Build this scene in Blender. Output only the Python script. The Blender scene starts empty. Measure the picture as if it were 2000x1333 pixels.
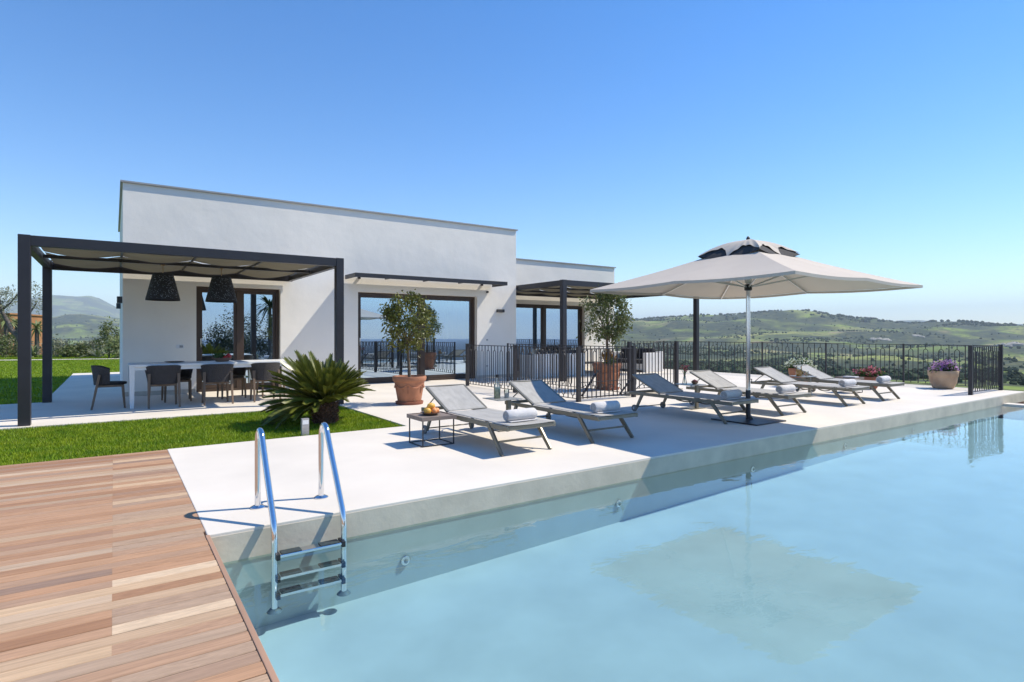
import bpy, math, random
import numpy as np
from mathutils import Vector, Matrix
R = math.radians
rng = random.Random(7)
C = bpy.context.scene.collection
sc = bpy.context.scene

# ------------------------------------------------------------------ camera
cam_d = bpy.data.cameras.new('camera'); cam = bpy.data.objects.new('camera', cam_d); C.objects.link(cam)
cam.location = (0, 0, 1.3); cam.rotation_euler = (R(90), 0, R(-34.56))
cam_d.sensor_width = 36; cam_d.lens = 1130 / 2000 * 36; cam_d.shift_y = -13.5 / 2000
cam_d.clip_start = .05; cam_d.clip_end = 120000
sc.camera = cam
# ------------------------------------------------------------------ light: direction TO the sun
SUN = Vector((.76, -.275, 1)).normalized()
el = math.asin(SUN.z); az = math.atan2(SUN.x, SUN.y)
w = bpy.data.worlds.new('World'); sc.world = w; w.use_nodes = True
nt = w.node_tree; nt.nodes.clear()
sky = nt.nodes.new('ShaderNodeTexSky'); sky.sky_type = 'NISHITA'; sky.sun_disc = False
sky.sun_elevation = el; sky.sun_rotation = az; sky.altitude = 200
sky.air_density = 1.0; sky.dust_density = .0; sky.ozone_density = 2.2
bg = nt.nodes.new('ShaderNodeBackground'); bg.inputs[1].default_value = .142
wo = nt.nodes.new('ShaderNodeOutputWorld')
hs_ = nt.nodes.new('ShaderNodeHueSaturation'); hs_.inputs['Saturation'].default_value = 1.35; hs_.inputs['Hue'].default_value = .506
nt.links.new(sky.outputs[0], hs_.inputs['Color']); nt.links.new(hs_.outputs[0], bg.inputs[0]); nt.links.new(bg.outputs[0], wo.inputs[0])
sl = bpy.data.lights.new('sun', 'SUN'); sl.energy = 4.0; sl.angle = R(.53); sl.color = (1, .92, .78)
so = bpy.data.objects.new('sun', sl); C.objects.link(so)
so.rotation_euler = (-SUN).to_track_quat('-Z', 'Y').to_euler(); so.location = (20, -10, 40)
vs = sc.view_settings; vs.view_transform = 'Standard'; vs.look = 'None'; vs.exposure = .54; vs.gamma = 1
vs.use_curve_mapping = False
sc.cycles.use_denoising = True; sc.cycles.max_bounces = 8; sc.cycles.transparent_max_bounces = 24
sc.cycles.volume_bounces = 2; sc.cycles.caustics_reflective = False; sc.cycles.caustics_refractive = False
sc.cycles.sample_clamp_indirect = 6

# ------------------------------------------------------------------ materials
def mat(name, col, rough=.6, metal=0., var=0., vscale=6., bump=0., bscale=40., stretch=(1, 1, 1), spec=.5, col2=None, detail=4, rand=0.):
    m = bpy.data.materials.new(name); m.use_nodes = True
    n = m.node_tree.nodes; l = m.node_tree.links; b = n['Principled BSDF']
    b.inputs['Roughness'].default_value = rough; b.inputs['Metallic'].default_value = metal
    b.inputs['Specular IOR Level'].default_value = spec
    tc = n.new('ShaderNodeTexCoord'); mp = n.new('ShaderNodeMapping'); mp.inputs['Scale'].default_value = stretch
    l.new(tc.outputs['Object'], mp.inputs[0])
    c2 = col2 or tuple(c * (1 - var) for c in col); c1 = col if col2 else tuple(min(1, c * (1 + var)) for c in col)
    nz = n.new('ShaderNodeTexNoise'); nz.inputs['Scale'].default_value = vscale; nz.inputs['Detail'].default_value = detail
    l.new(mp.outputs[0], nz.inputs[0])
    rp = n.new('ShaderNodeValToRGB'); rp.color_ramp.elements[0].position = .3; rp.color_ramp.elements[1].position = .7
    rp.color_ramp.elements[0].color = (*c2, 1); rp.color_ramp.elements[1].color = (*c1, 1)
    l.new(nz.outputs[0], rp.inputs[0])
    out = rp.outputs[0]
    if rand:
        gi = n.new('ShaderNodeNewGeometry'); hs = n.new('ShaderNodeHueSaturation')
        mr = n.new('ShaderNodeMapRange'); mr.inputs[3].default_value = 1 - rand; mr.inputs[4].default_value = 1 + rand
        l.new(gi.outputs['Random Per Island'], mr.inputs[0]); l.new(mr.outputs[0], hs.inputs['Value'])
        l.new(out, hs.inputs['Color']); out = hs.outputs[0]
    l.new(out, b.inputs['Base Color'])
    if bump:
        nb = n.new('ShaderNodeTexNoise'); nb.inputs['Scale'].default_value = bscale; nb.inputs['Detail'].default_value = 5
        l.new(mp.outputs[0], nb.inputs[0]); bn = n.new('ShaderNodeBump')
        bn.inputs['Strength'].default_value = bump; bn.inputs['Distance'].default_value = .02
        l.new(nb.outputs[0], bn.inputs['Height']); l.new(bn.outputs[0], b.inputs['Normal'])
    return m

def leafmat(name, c1, c2, trans=.35, rough=.45, rand=.35):
    m = mat(name, c1, rough, col2=c2, vscale=3, rand=rand)
    n = m.node_tree.nodes; l = m.node_tree.links; b = n['Principled BSDF']; o = n['Material Output']
    tr = n.new('ShaderNodeBsdfTranslucent'); mx = n.new('ShaderNodeMixShader'); mx.inputs[0].default_value = trans
    src = b.inputs['Base Color'].links[0].from_socket
    l.new(src, tr.inputs[0]); l.new(b.outputs[0], mx.inputs[1]); l.new(tr.outputs[0], mx.inputs[2]); l.new(mx.outputs[0], o.inputs[0])
    return m

M = {}
M['plaster'] = mat('white_plaster', (.87, .825, .745), .85, var=.03, vscale=1.6, bump=.5, bscale=2.4, spec=.2)
M['plinth'] = mat('plinth_stone', (.55, .5, .43), .8, var=.1, vscale=6, bump=.3)
M['concrete'] = mat('pale_resin_concrete', (.71, .65, .565), .75, var=.06, vscale=1.1, bump=.08, bscale=60, spec=.25, detail=8)
M['coping'] = mat('grey_cement_edge', (.60, .53, .415), .75, var=.12, vscale=3.5, bump=.1, bscale=25, detail=8, spec=.3)
M['basin'] = mat('pool_cement', (.72, .67, .625), .8, var=.085, vscale=1.9, detail=7)
M['anthracite'] = mat('anthracite_metal', (.024, .022, .026), .42, var=.15, vscale=3)
M['iron'] = mat('wrought_iron', (.03, .027, .03), .5, var=.2, vscale=20)
M['cap'] = mat('roof_edge_metal', (.33, .33, .33), .5, var=.05)
M['bronze'] = mat('bronze_door_frame', (.055, .035, .025), .45, var=.25, vscale=3, stretch=(1, 1, .2))
M['canvas'] = leafmat('pergola_canvas', (.17, .15, .10), (.15, .13, .09), .18, .9, 0)
M['umbrella'] = leafmat('parasol_fabric', (.60, .525, .44), (.57, .495, .415), .05, .9, 0)
M['vent'] = mat('vent_mesh', (.05, .045, .045), .9, var=.3, vscale=60)
M['chrome'] = mat('polished_steel', (.75, .75, .76), .09, 1.0, var=.04)
M['rib'] = mat('anodised_rib', (.62, .6, .56), .35, .6, var=.04)
M['taupe'] = mat('taupe_aluminium', (.21, .19, .145), .4, .3, var=.1, vscale=8)
M['sling'] = mat('grey_sling_fabric', (.40, .385, .355), .85, var=.12, vscale=14, bump=.3, bscale=260, stretch=(1, .25, 1), detail=6)
M['towel'] = mat('white_towel', (.68, .65, .63), .95, var=.06, vscale=18, bump=.6, bscale=120)
M['towel_end'] = mat('towel_roll_end', (.42, .39, .38), .95, var=.12, vscale=25, bump=.6, bscale=120)
M['seat_top'] = mat('smoked_tabletop', (.30, .30, .28), .3, var=.05)
M['rubber'] = mat('grey_wheel', (.16, .16, .155), .6, var=.1)
M['terracotta'] = mat('terracotta', (.40, .17, .09), .8, var=.18, vscale=5, bump=.4, bscale=30, detail=7)
M['terradark'] = mat('dark_terracotta', (.27, .095, .055), .8, var=.18, vscale=6, bump=.3)
M['stonepot'] = mat('pale_clay', (.60, .43, .28), .85, var=.16, vscale=4, bump=.4, bscale=30, col2=(.42, .27, .17), detail=7)
M['soil'] = mat('soil', (.06, .04, .03), .95, var=.3, vscale=40, bump=.8)
M['bark'] = mat('bark', (.15, .11, .075), .9, var=.3, vscale=14, bump=.8, bscale=50, stretch=(1, 1, .25))
M['leaf'] = leafmat('citrus_leaf', (.20, .19, .03), (.06, .09, .018), .3, .4, .5)
M['leaf2'] = leafmat('ficus_leaf', (.17, .19, .05), (.06, .09, .025), .3, .4, .5)
M['frond'] = leafmat('cycad_leaf', (.19, .19, .028), (.065, .095, .018), .18, .32, .3)
M['frondstem'] = mat('frond_stem', (.17, .15, .04), .5, var=.2)
M['husk'] = mat('cycad_trunk', (.12, .06, .04), .95, var=.4, vscale=18, bump=1., bscale=30)
M['grassbase'] = mat('turf', (.16, .25, .006), .95, var=.25, vscale=5, bump=.6, bscale=120, detail=8)
M['grass'] = leafmat('grass_blade', (.30, .37, .012), (.14, .25, .005), .35, .6, .4)
M['white'] = mat('white_lacquer', (.76, .76, .75), .4, var=.02)
M['wicker'] = mat('dark_wicker', (.05, .043, .042), .7, var=.35, vscale=90, bump=1., bscale=110, stretch=(1, 1, .6))
M['teak'] = mat('teak_leg', (.17, .115, .075), .6, var=.25, vscale=10, stretch=(1, 1, .15))
M['seatpad'] = mat('black_seat_pad', (.02, .018, .02), .85, var=.2)
M['shade'] = mat('black_woven_shade', (.013, .014, .018), .7, var=.4, vscale=70, bump=1., bscale=80)
M['fleck'] = mat('shade_weave_gap', (.30, .33, .38), .7, var=.3)
M['brass'] = mat('brass_stem', (.5, .36, .22), .35, .8)
M['cushion'] = mat('charcoal_cushion', (.05, .05, .055), .95, var=.15, vscale=14, bump=.3, bscale=90)
M['sofa'] = mat('white_sofa_shell', (.74, .72, .69), .7, var=.03)
M['boxwood'] = mat('greywood_tray', (.23, .18, .15), .7, var=.2, vscale=9, stretch=(.2, 1, 1), bump=.2)
M['plate'] = mat('clay_plate', (.22, .13, .08), .5, var=.15)
M['fruit_y'] = mat('yellow_fruit', (.78, .42, .06), .45, var=.18, vscale=8, bump=.1, bscale=200)
M['fruit_p'] = mat('peach_fruit', (.80, .33, .12), .5, var=.2, vscale=9)
M['red'] = mat('red_fruit', (.45, .018, .015), .3, var=.2)
M['darkred'] = mat('cherry', (.14, .01, .015), .25, var=.3)
M['juice'] = mat('orange_juice', (.85, .38, .02), .25, var=.05)
M['petal_w'] = leafmat('white_petal', (.80, .80, .68), (.70, .72, .5), .3, .7, .15)
M['petal_r'] = leafmat('red_petal', (.45, .03, .04), (.7, .25, .3), .3, .7, .4)
M['petal_v'] = leafmat('violet_petal', (.46, .20, .46), (.66, .45, .66), .3, .7, .35)
M['petal_o'] = leafmat('orange_petal', (.45, .22, .02), (.26, .13, .02), .3, .7, .4)
M['herb'] = leafmat('flower_leaf', (.08, .15, .025), (.035, .08, .015), .3, .5, .4)
M['black'] = mat('black_plastic', (.012, .012, .013), .45)
M['tread'] = mat('ribbed_tread', (.035, .05, .055), .5, var=.3, vscale=60)
M['greylamp'] = mat('wall_lamp_metal', (.05, .05, .055), .5)
M['bollard'] = mat('bollard_steel', (.42, .40, .385), .45, .4, var=.15, vscale=20)
M['ochre'] = mat('ochre_render', (.36, .17, .065), .9, var=.15, vscale=1.5)
M['greybark'] = mat('olive_bark', (.10, .085, .075), .9, var=.4, vscale=8, bump=.9, bscale=20)
M['olive'] = leafmat('olive_leaf', (.30, .30, .21), (.16, .18, .11), .3, .6, .4)
M['yucca'] = leafmat('yucca_leaf', (.32, .34, .16), (.14, .19, .06), .3, .55, .35)
M['shrub'] = leafmat('shrub_leaf', (.19, .21, .07), (.07, .10, .03), .3, .6, .45)
M['darkleaf'] = leafmat('evergreen_leaf', (.045, .07, .02), (.02, .035, .012), .25, .5, .4)
M['floor_in'] = mat('interior_floor', (.35, .31, .27), .35, var=.05)
M['wall_in'] = mat('interior_wall', (.45, .43, .40), .9, var=.03)
M['curtain'] = leafmat('linen_curtain', (.62, .62, .56), (.55, .55, .5), .35, .9, 0)
M['terrawall'] = mat('terracotta_wall', (.30, .135, .085), .9, var=.12, vscale=4)

def glossy_mix(name, tint, fac, rough=0., ior=None, wave=0., gcol=(1, 1, 1)):
    m = bpy.data.materials.new(name); m.use_nodes = True
    n = m.node_tree.nodes; l = m.node_tree.links; n.remove(n['Principled BSDF']); o = n['Material Output']
    t = n.new('ShaderNodeBsdfTransparent'); t.inputs[0].default_value = (*tint, 1)
    g = n.new('ShaderNodeBsdfGlossy'); g.inputs['Roughness'].default_value = rough; g.inputs[0].default_value = (*gcol, 1)
    mx = n.new('ShaderNodeMixShader'); l.new(t.outputs[0], mx.inputs[1]); l.new(g.outputs[0], mx.inputs[2]); l.new(mx.outputs[0], o.inputs[0])
    fr = n.new('ShaderNodeFresnel'); fr.inputs[0].default_value = ior or 1.5
    if fac:
        mr = n.new('ShaderNodeMapRange'); mr.inputs[3].default_value = fac; mr.inputs[4].default_value = 1
        l.new(fr.outputs[0], mr.inputs[0]); l.new(mr.outputs[0], mx.inputs[0])
    else:
        l.new(fr.outputs[0], mx.inputs[0])
    if wave:
        tc = n.new('ShaderNodeTexCoord'); mp = n.new('ShaderNodeMapping')
        mp.inputs['Rotation'].default_value = (0, 0, R(25)); mp.inputs['Scale'].default_value = (1, 2.2, 1)
        l.new(tc.outputs['Object'], mp.inputs[0])
        a = n.new('ShaderNodeTexNoise'); a.inputs['Scale'].default_value = 2.2; a.inputs['Detail'].default_value = 3; a.inputs['Distortion'].default_value = .6
        b2 = n.new('ShaderNodeTexNoise'); b2.inputs['Scale'].default_value = 9; b2.inputs['Detail'].default_value = 2
        l.new(mp.outputs[0], a.inputs[0]); l.new(mp.outputs[0], b2.inputs[0])
        ma = n.new('ShaderNodeMath'); ma.operation = 'MULTIPLY_ADD'; ma.inputs[1].default_value = .13
        l.new(b2.outputs[0], ma.inputs[0]); l.new(a.outputs[0], ma.inputs[2])
        bn = n.new('ShaderNodeBump'); bn.inputs['Strength'].default_value = wave; bn.inputs['Distance'].default_value = .05
        l.new(ma.outputs[0], bn.inputs['Height']); l.new(bn.outputs[0], g.inputs['Normal']); l.new(bn.outputs[0], fr.inputs['Normal'])
    return m
M['glass'] = glossy_mix('reflective_window_glass', (.5, .55, .55), .72, gcol=(.66, .84, 1.0))
M['clear'] = glossy_mix('clear_glass', (.9, .93, .92), .06)
M['water'] = glossy_mix('pool_water', (.61, .845, .95), 0, 0, 1.47, .05)

def plankmat():
    m = bpy.data.materials.new('weathered_plank'); m.use_nodes = True
    n = m.node_tree.nodes; l = m.node_tree.links; b = n['Principled BSDF']; b.inputs['Roughness'].default_value = .7; b.inputs['Specular IOR Level'].default_value = .3
    tc = n.new('ShaderNodeTexCoord'); oi = n.new('ShaderNodeObjectInfo')
    rp = n.new('ShaderNodeValToRGB'); e = rp.color_ramp.elements
    cols = [(0, (.33, .175, .095)), (.16, (.47, .275, .16)), (.32, (.36, .24, .165)), (.46, (.58, .40, .245)), (.58, (.29, .19, .135)), (.72, (.48, .255, .135)), (.86, (.41, .285, .195)), (1, (.68, .51, .34))]
    e[0].position = 0; e[0].color = (*cols[0][1], 1); e[1].position = 1; e[1].color = (*cols[-1][1], 1)
    for p, c in cols[1:-1]:
        k = e.new(p); k.color = (*c, 1)
    l.new(oi.outputs['Random'], rp.inputs[0])
    vm = n.new('ShaderNodeVectorMath'); vm.operation = 'MULTIPLY_ADD'; vm.inputs[1].default_value = (5, 70, 30)
    cb = n.new('ShaderNodeCombineXYZ'); mu = n.new('ShaderNodeMath'); mu.operation = 'MULTIPLY'; mu.inputs[1].default_value = 91
    l.new(oi.outputs['Random'], mu.inputs[0]); l.new(mu.outputs[0], cb.inputs[0]); l.new(mu.outputs[0], cb.inputs[1])
    l.new(tc.outputs['Object'], vm.inputs[0]); l.new(cb.outputs[0], vm.inputs[2])
    nz = n.new('ShaderNodeTexNoise'); nz.inputs['Scale'].default_value = 1; nz.inputs['Detail'].default_value = 7; nz.inputs['Roughness'].default_value = .65; nz.inputs['Distortion'].default_value = .5
    l.new(vm.outputs[0], nz.inputs[0])
    mr = n.new('ShaderNodeMapRange'); mr.inputs[1].default_value = .25; mr.inputs[2].default_value = .75; mr.inputs[3].default_value = .72; mr.inputs[4].default_value = 1.24
    l.new(nz.outputs[0], mr.inputs[0])
    mx = n.new('ShaderNodeMix'); mx.data_type = 'RGBA'; mx.blend_type = 'MULTIPLY'; mx.inputs[0].default_value = 1
    l.new(rp.outputs[0], mx.inputs[6]); l.new(mr.outputs[0], mx.inputs[7]); l.new(mx.outputs[2], b.inputs['Base Color'])
    bn = n.new('ShaderNodeBump'); bn.inputs['Strength'].default_value = .3; bn.inputs['Distance'].default_value = .003
    l.new(nz.outputs[0], bn.inputs['Height']); l.new(bn.outputs[0], b.inputs['Normal'])
    return m
M['plank'] = plankmat()

# ------------------------------------------------------------------ mesh helpers
class MB:
    def __init__(s): s.v = []; s.f = []
    def add(s, vs, fs):
        o = len(s.v); s.v += [tuple(p) for p in vs]; s.f += [tuple(i + o for i in f) for f in fs]; return s
    def box(s, x0, x1, y0, y1, z0, z1):
        return s.add([(x0, y0, z0), (x1, y0, z0), (x1, y1, z0), (x0, y1, z0), (x0, y0, z1), (x1, y0, z1), (x1, y1, z1), (x0, y1, z1)],
                     [(0, 3, 2, 1), (4, 5, 6, 7), (0, 1, 5, 4), (1, 2, 6, 5), (2, 3, 7, 6), (3, 0, 4, 7)])
    def bar(s, p, q, w, h, w2=None, h2=None, up=(0, 0, 1)):
        p = Vector(p); q = Vector(q); d = (q - p).normalized(); u = Vector(up)
        if abs(d.dot(u)) > .98: u = Vector((0, 1, 0))
        a = d.cross(u).normalized(); b = a.cross(d).normalized(); w2 = w2 or w; h2 = h2 or h
        vs = []
        for c, ww, hh in ((p, w, h), (q, w2, h2)):
            for i, j in ((-1, -1), (1, -1), (1, 1), (-1, 1)): vs.append(c + a * (i * ww / 2) + b * (j * hh / 2))
        return s.add(vs, [(0, 1, 2, 3), (7, 6, 5, 4), (0, 4, 5, 1), (1, 5, 6, 2), (2, 6, 7, 3), (3, 7, 4, 0)])
    def tube(s, pts, r, n=8, closed=False, caps=True):
        pts = [Vector(p) for p in pts]; rs = r if isinstance(r, (list, tuple)) else [r] * len(pts)
        up = None; rings = []
        for i, p in enumerate(pts):
            if closed: d = pts[(i + 1) % len(pts)] - pts[i - 1]
            else: d = pts[min(i + 1, len(pts) - 1)] - pts[max(i - 1, 0)]
            d.normalize()
            if up is None:
                up = Vector((0, 0, 1)) if abs(d.z) < .9 else Vector((1, 0, 0))
            a = d.cross(up).normalized(); b = a.cross(d).normalized(); up = b
            off = math.pi / 4 if n == 4 else 0
            rings.append([p + (a * math.cos(off + 2 * math.pi * k / n) + b * math.sin(off + 2 * math.pi * k / n)) * rs[i] for k in range(n)])
        o = len(s.v)
        for rg in rings: s.v += [tuple(p) for p in rg]
        m = len(rings)
        for i in range(m if closed else m - 1):
            for k in range(n):
                a0 = o + i * n + k; a1 = o + i * n + (k + 1) % n; b0 = o + ((i + 1) % m) * n + k; b1 = o + ((i + 1) % m) * n + (k + 1) % n
                s.f.append((a0, a1, b1, b0))
        if caps and not closed:
            s.f.append(tuple(o + k for k in range(n))[::-1]); s.f.append(tuple(o + (m - 1) * n + k for k in range(n)))
        return s
    def lathe(s, prof, n=32, c=(0, 0, 0), wob=0, sq=1.):
        o = len(s.v); m = len(prof)
        for r, z in prof:
            for k in range(n):
                t = 2 * math.pi * k / n; rr = r * (1 + wob * math.sin(3 * t + z * 9))
                s.v.append((c[0] + rr * math.cos(t), c[1] + rr * math.sin(t) * sq, c[2] + z))
        for i in range(m - 1):
            for k in range(n):
                s.f.append((o + i * n + k, o + i * n + (k + 1) % n, o + (i + 1) * n + (k + 1) % n, o + (i + 1) * n + k))
        if prof[0][0] > 1e-4: s.f.append(tuple(o + k for k in range(n))[::-1])
        if prof[-1][0] > 1e-4: s.f.append(tuple(o + (m - 1) * n + k for k in range(n)))
        return s
    def ball(s, c, r, sx=1, sy=1, sz=1, n=10, m=7):
        prof = [(max(1e-5, r * math.sin(math.pi * i / m)), -r * math.cos(math.pi * i / m)) for i in range(m + 1)]
        o = len(s.v); s.lathe(prof, n)
        for i in range(o, len(s.v)):
            x, y, z = s.v[i]; s.v[i] = (c[0] + x * sx, c[1] + y * sy, c[2] + z * sz)
        return s
    def grid(s, fn, nu, nv):
        o = len(s.v)
        for j in range(nv + 1):
            for i in range(nu + 1): s.v.append(tuple(fn(i / nu, j / nv)))
        for j in range(nv):
            for i in range(nu):
                a = o + j * (nu + 1) + i; s.f.append((a, a + 1, a + nu + 2, a + nu + 1))
        return s
    def prism(s, poly, z0, z1):
        n = len(poly); o = len(s.v)
        s.v += [(x, y, z0) for x, y in poly] + [(x, y, z1) for x, y in poly]
        s.f.append(tuple(o + n + i for i in range(n))); s.f.append(tuple(o + i for i in range(n))[::-1])
        for i in range(n): s.f.append((o + i, o + (i + 1) % n, o + n + (i + 1) % n, o + n + i))
        return s
    def mesh(s, name, m, smooth=False):
        me = bpy.data.meshes.new(name); me.from_pydata(s.v, [], s.f)
        if isinstance(m, str): m = M[m]
        me.materials.append(m)
        if smooth: me.polygons.foreach_set('use_smooth', [True] * len(me.polygons))
        me.update(); return me
    def build(s, name, m, parent=None, smooth=False, bevel=0, org=(0, 0, 0), loc=(0, 0, 0)):
        if any(org): s.v = [(x - org[0], y - org[1], z - org[2]) for x, y, z in s.v]
        o = bpy.data.objects.new(name, s.mesh(name, m, smooth)); C.objects.link(o); o.parent = parent; o.location = loc
        if smooth:
            try: o.data.set_sharp_from_angle(angle=R(40))
            except Exception: pass
        if bevel:
            b = o.modifiers.new('bevel', 'BEVEL'); b.width = bevel; b.segments = 2; b.limit_method = 'ANGLE'
        return o
def tag(o, label=None, cat=None, group=None, kind=None):
    if label: o['label'] = label
    if cat: o['category'] = cat
    if group: o['group'] = group
    if kind: o['kind'] = kind
    return o
def thing(name, loc, label, cat, group=None, rz=0):
    o = bpy.data.objects.new(name, None); C.objects.link(o); o.location = loc; o.rotation_euler = (0, 0, rz); o.empty_display_size = .2
    return tag(o, label, cat, group)
def copy_tree(o, parent=None):
    c = o.copy(); C.objects.link(c); c.parent = parent
    for ch in list(o.children): copy_tree(ch, c)
    return c
def inst(me, name, parent, loc=(0, 0, 0), rot=(0, 0, 0), scale=(1, 1, 1)):
    o = bpy.data.objects.new(name, me); C.objects.link(o); o.parent = parent
    o.location = loc; o.rotation_euler = rot; o.scale = scale; return o
def struct(o): o['kind'] = 'structure'; return o
def stuff(o): o['kind'] = 'stuff'; return o

# ------------------------------------------------------------------ terrain
def px_az(x): return 34.56 + math.degrees(math.atan((x - 1000) / 1130))
def px_tan(x, y): return (653 - y) / 1130 * math.cos(math.atan((x - 1000) / 1130))
ridA = [(-300, 618), (0, 617), (60, 620), (100, 621), (130, 615), (160, 614), (190, 617), (235, 622), (400, 628), (1000, 628), (1150, 625), (1240, 622), (1320, 621), (1440, 618), (1480, 613), (1510, 611), (1550, 609), (1600, 611), (1650, 617), (1700, 624), (1740, 630), (1780, 634), (1830, 633), (1870, 634), (1920, 636), (2000, 637), (2300, 640)]
ridB = [(-300, 592), (0, 590), (60, 584), (100, 578), (130, 580), (150, 582), (175, 580), (195, 586), (215, 597), (240, 611), (300, 622), (500, 632), (1000, 636), (1500, 634), (1730, 630), (1760, 627), (1800, 627), (1840, 633), (2000, 634), (2300, 640)]
azA = np.array([-80] + [px_az(x) for x, y in ridA] + [110]); tA = np.array([0.0] + [px_tan(x, y) for x, y in ridA] + [-.01])
azB = np.array([-80] + [px_az(x) for x, y in ridB] + [110]); tB = np.array([0.0] + [px_tan(x, y - 1) for x, y in ridB] + [-.01])
nr = np.random.RandomState(3)
_ph = nr.rand(40, 4) * 100
def fbm(x, y, sc_, oct_=5):
    z = 0 * x; a = 1.; f = 1 / sc_
    for k in range(oct_):
        p = _ph[k]; ang = p[3]
        xx = x * math.cos(ang) - y * math.sin(ang); yy = x * math.sin(ang) + y * math.cos(ang)
        z = z + a * (np.sin(xx * f * 6.28 + p[0] + 1.3 * np.sin(yy * f * 4.1 + p[1])) * np.sin(yy * f * 5.7 + p[2] + 1.1 * np.sin(xx * f * 3.3)))
        a *= .5; f *= 2.03
    return z
TC = (0., 0.)
def sstep(a, b, x):
    t = np.clip((x - a) / (b - a), 0, 1); return t * t * (3 - 2 * t)
def terrain(x, y):
    x = np.asarray(x, float); y = np.asarray(y, float)
    r = np.hypot(x, y); a = np.degrees(np.arctan2(x, y))
    lr = np.log(np.maximum(r, 1))
    base = np.interp(lr, np.log([1, 22, 30, 60, 200, 400, 1000, 1700, 3000, 26000]), [-3.2, -3.2, -3.1, -5, -13, -22, -32, -24, -24, -60])
    land = sstep(-95, -70, a) * (1 - sstep(98, 122, a))
    rA = np.interp(a, [-60, 5, 40, 90], [3900, 3900, 2700, 2500])
    hA = 1.3 + np.interp(a, azA, tA) * rA; hB = 1.3 + np.interp(a, azB, tB) * 8500
    q = r / rA
    bumpA = np.where(q < 1, sstep(.45, 1.0, q) ** 1.3, 1 - .9 * sstep(1.0, 1.9, q))
    und = fbm(x, y, 900, 5) * 9 * sstep(250, 900, r) * (1 - .75 * np.exp(-((q - 1) / .12) ** 2))
    z = base + (hA - base) * bumpA + und * (1 + .8 * np.clip(bumpA, 0, 1)) + fbm(x, y, 60, 3) * .25 * sstep(30, 120, r)
    qb = r / 8500
    bumpB = np.exp(-((qb - 1) / .22) ** 2)
    z = np.where(r > 5000, np.maximum(z, base + (hB - base) * bumpB + fbm(x, y, 3500, 5) * 28 * sstep(.6, .85, qb) * (1 - np.exp(-((qb - 1) / .05) ** 2))), z)
    sea = np.interp(lr, np.log([1, 22, 40, 90, 300, 1200, 2500, 26000]), [-3.2, -3.2, -3.4, -7, -60, -215, -260, -300])
    return z * land + sea * (1 - land)
rr = np.concatenate([[0.01], np.geomspace(12, 15400, 210)]); na = 540
az_list = np.concatenate([np.linspace(-180, -22, 70, endpoint=False), np.linspace(-22, 92, 400, endpoint=False), np.linspace(92, 180, 70, endpoint=False)])
AA, RR = np.meshgrid(np.radians(az_list), rr)
X = RR * np.sin(AA); Y = RR * np.cos(AA); Z = terrain(X, Y)
tv = np.stack([X, Y, Z], -1).reshape(-1, 3); na = len(az_list)
ii, jj = np.meshgrid(np.arange(len(rr) - 1), np.arange(na), indexing='ij')
tf = np.stack([ii * na + jj, (ii + 1) * na + jj, (ii + 1) * na + (jj + 1) % na, ii * na + (jj + 1) % na], -1).reshape(-1, 4)[:, ::-1]
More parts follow.
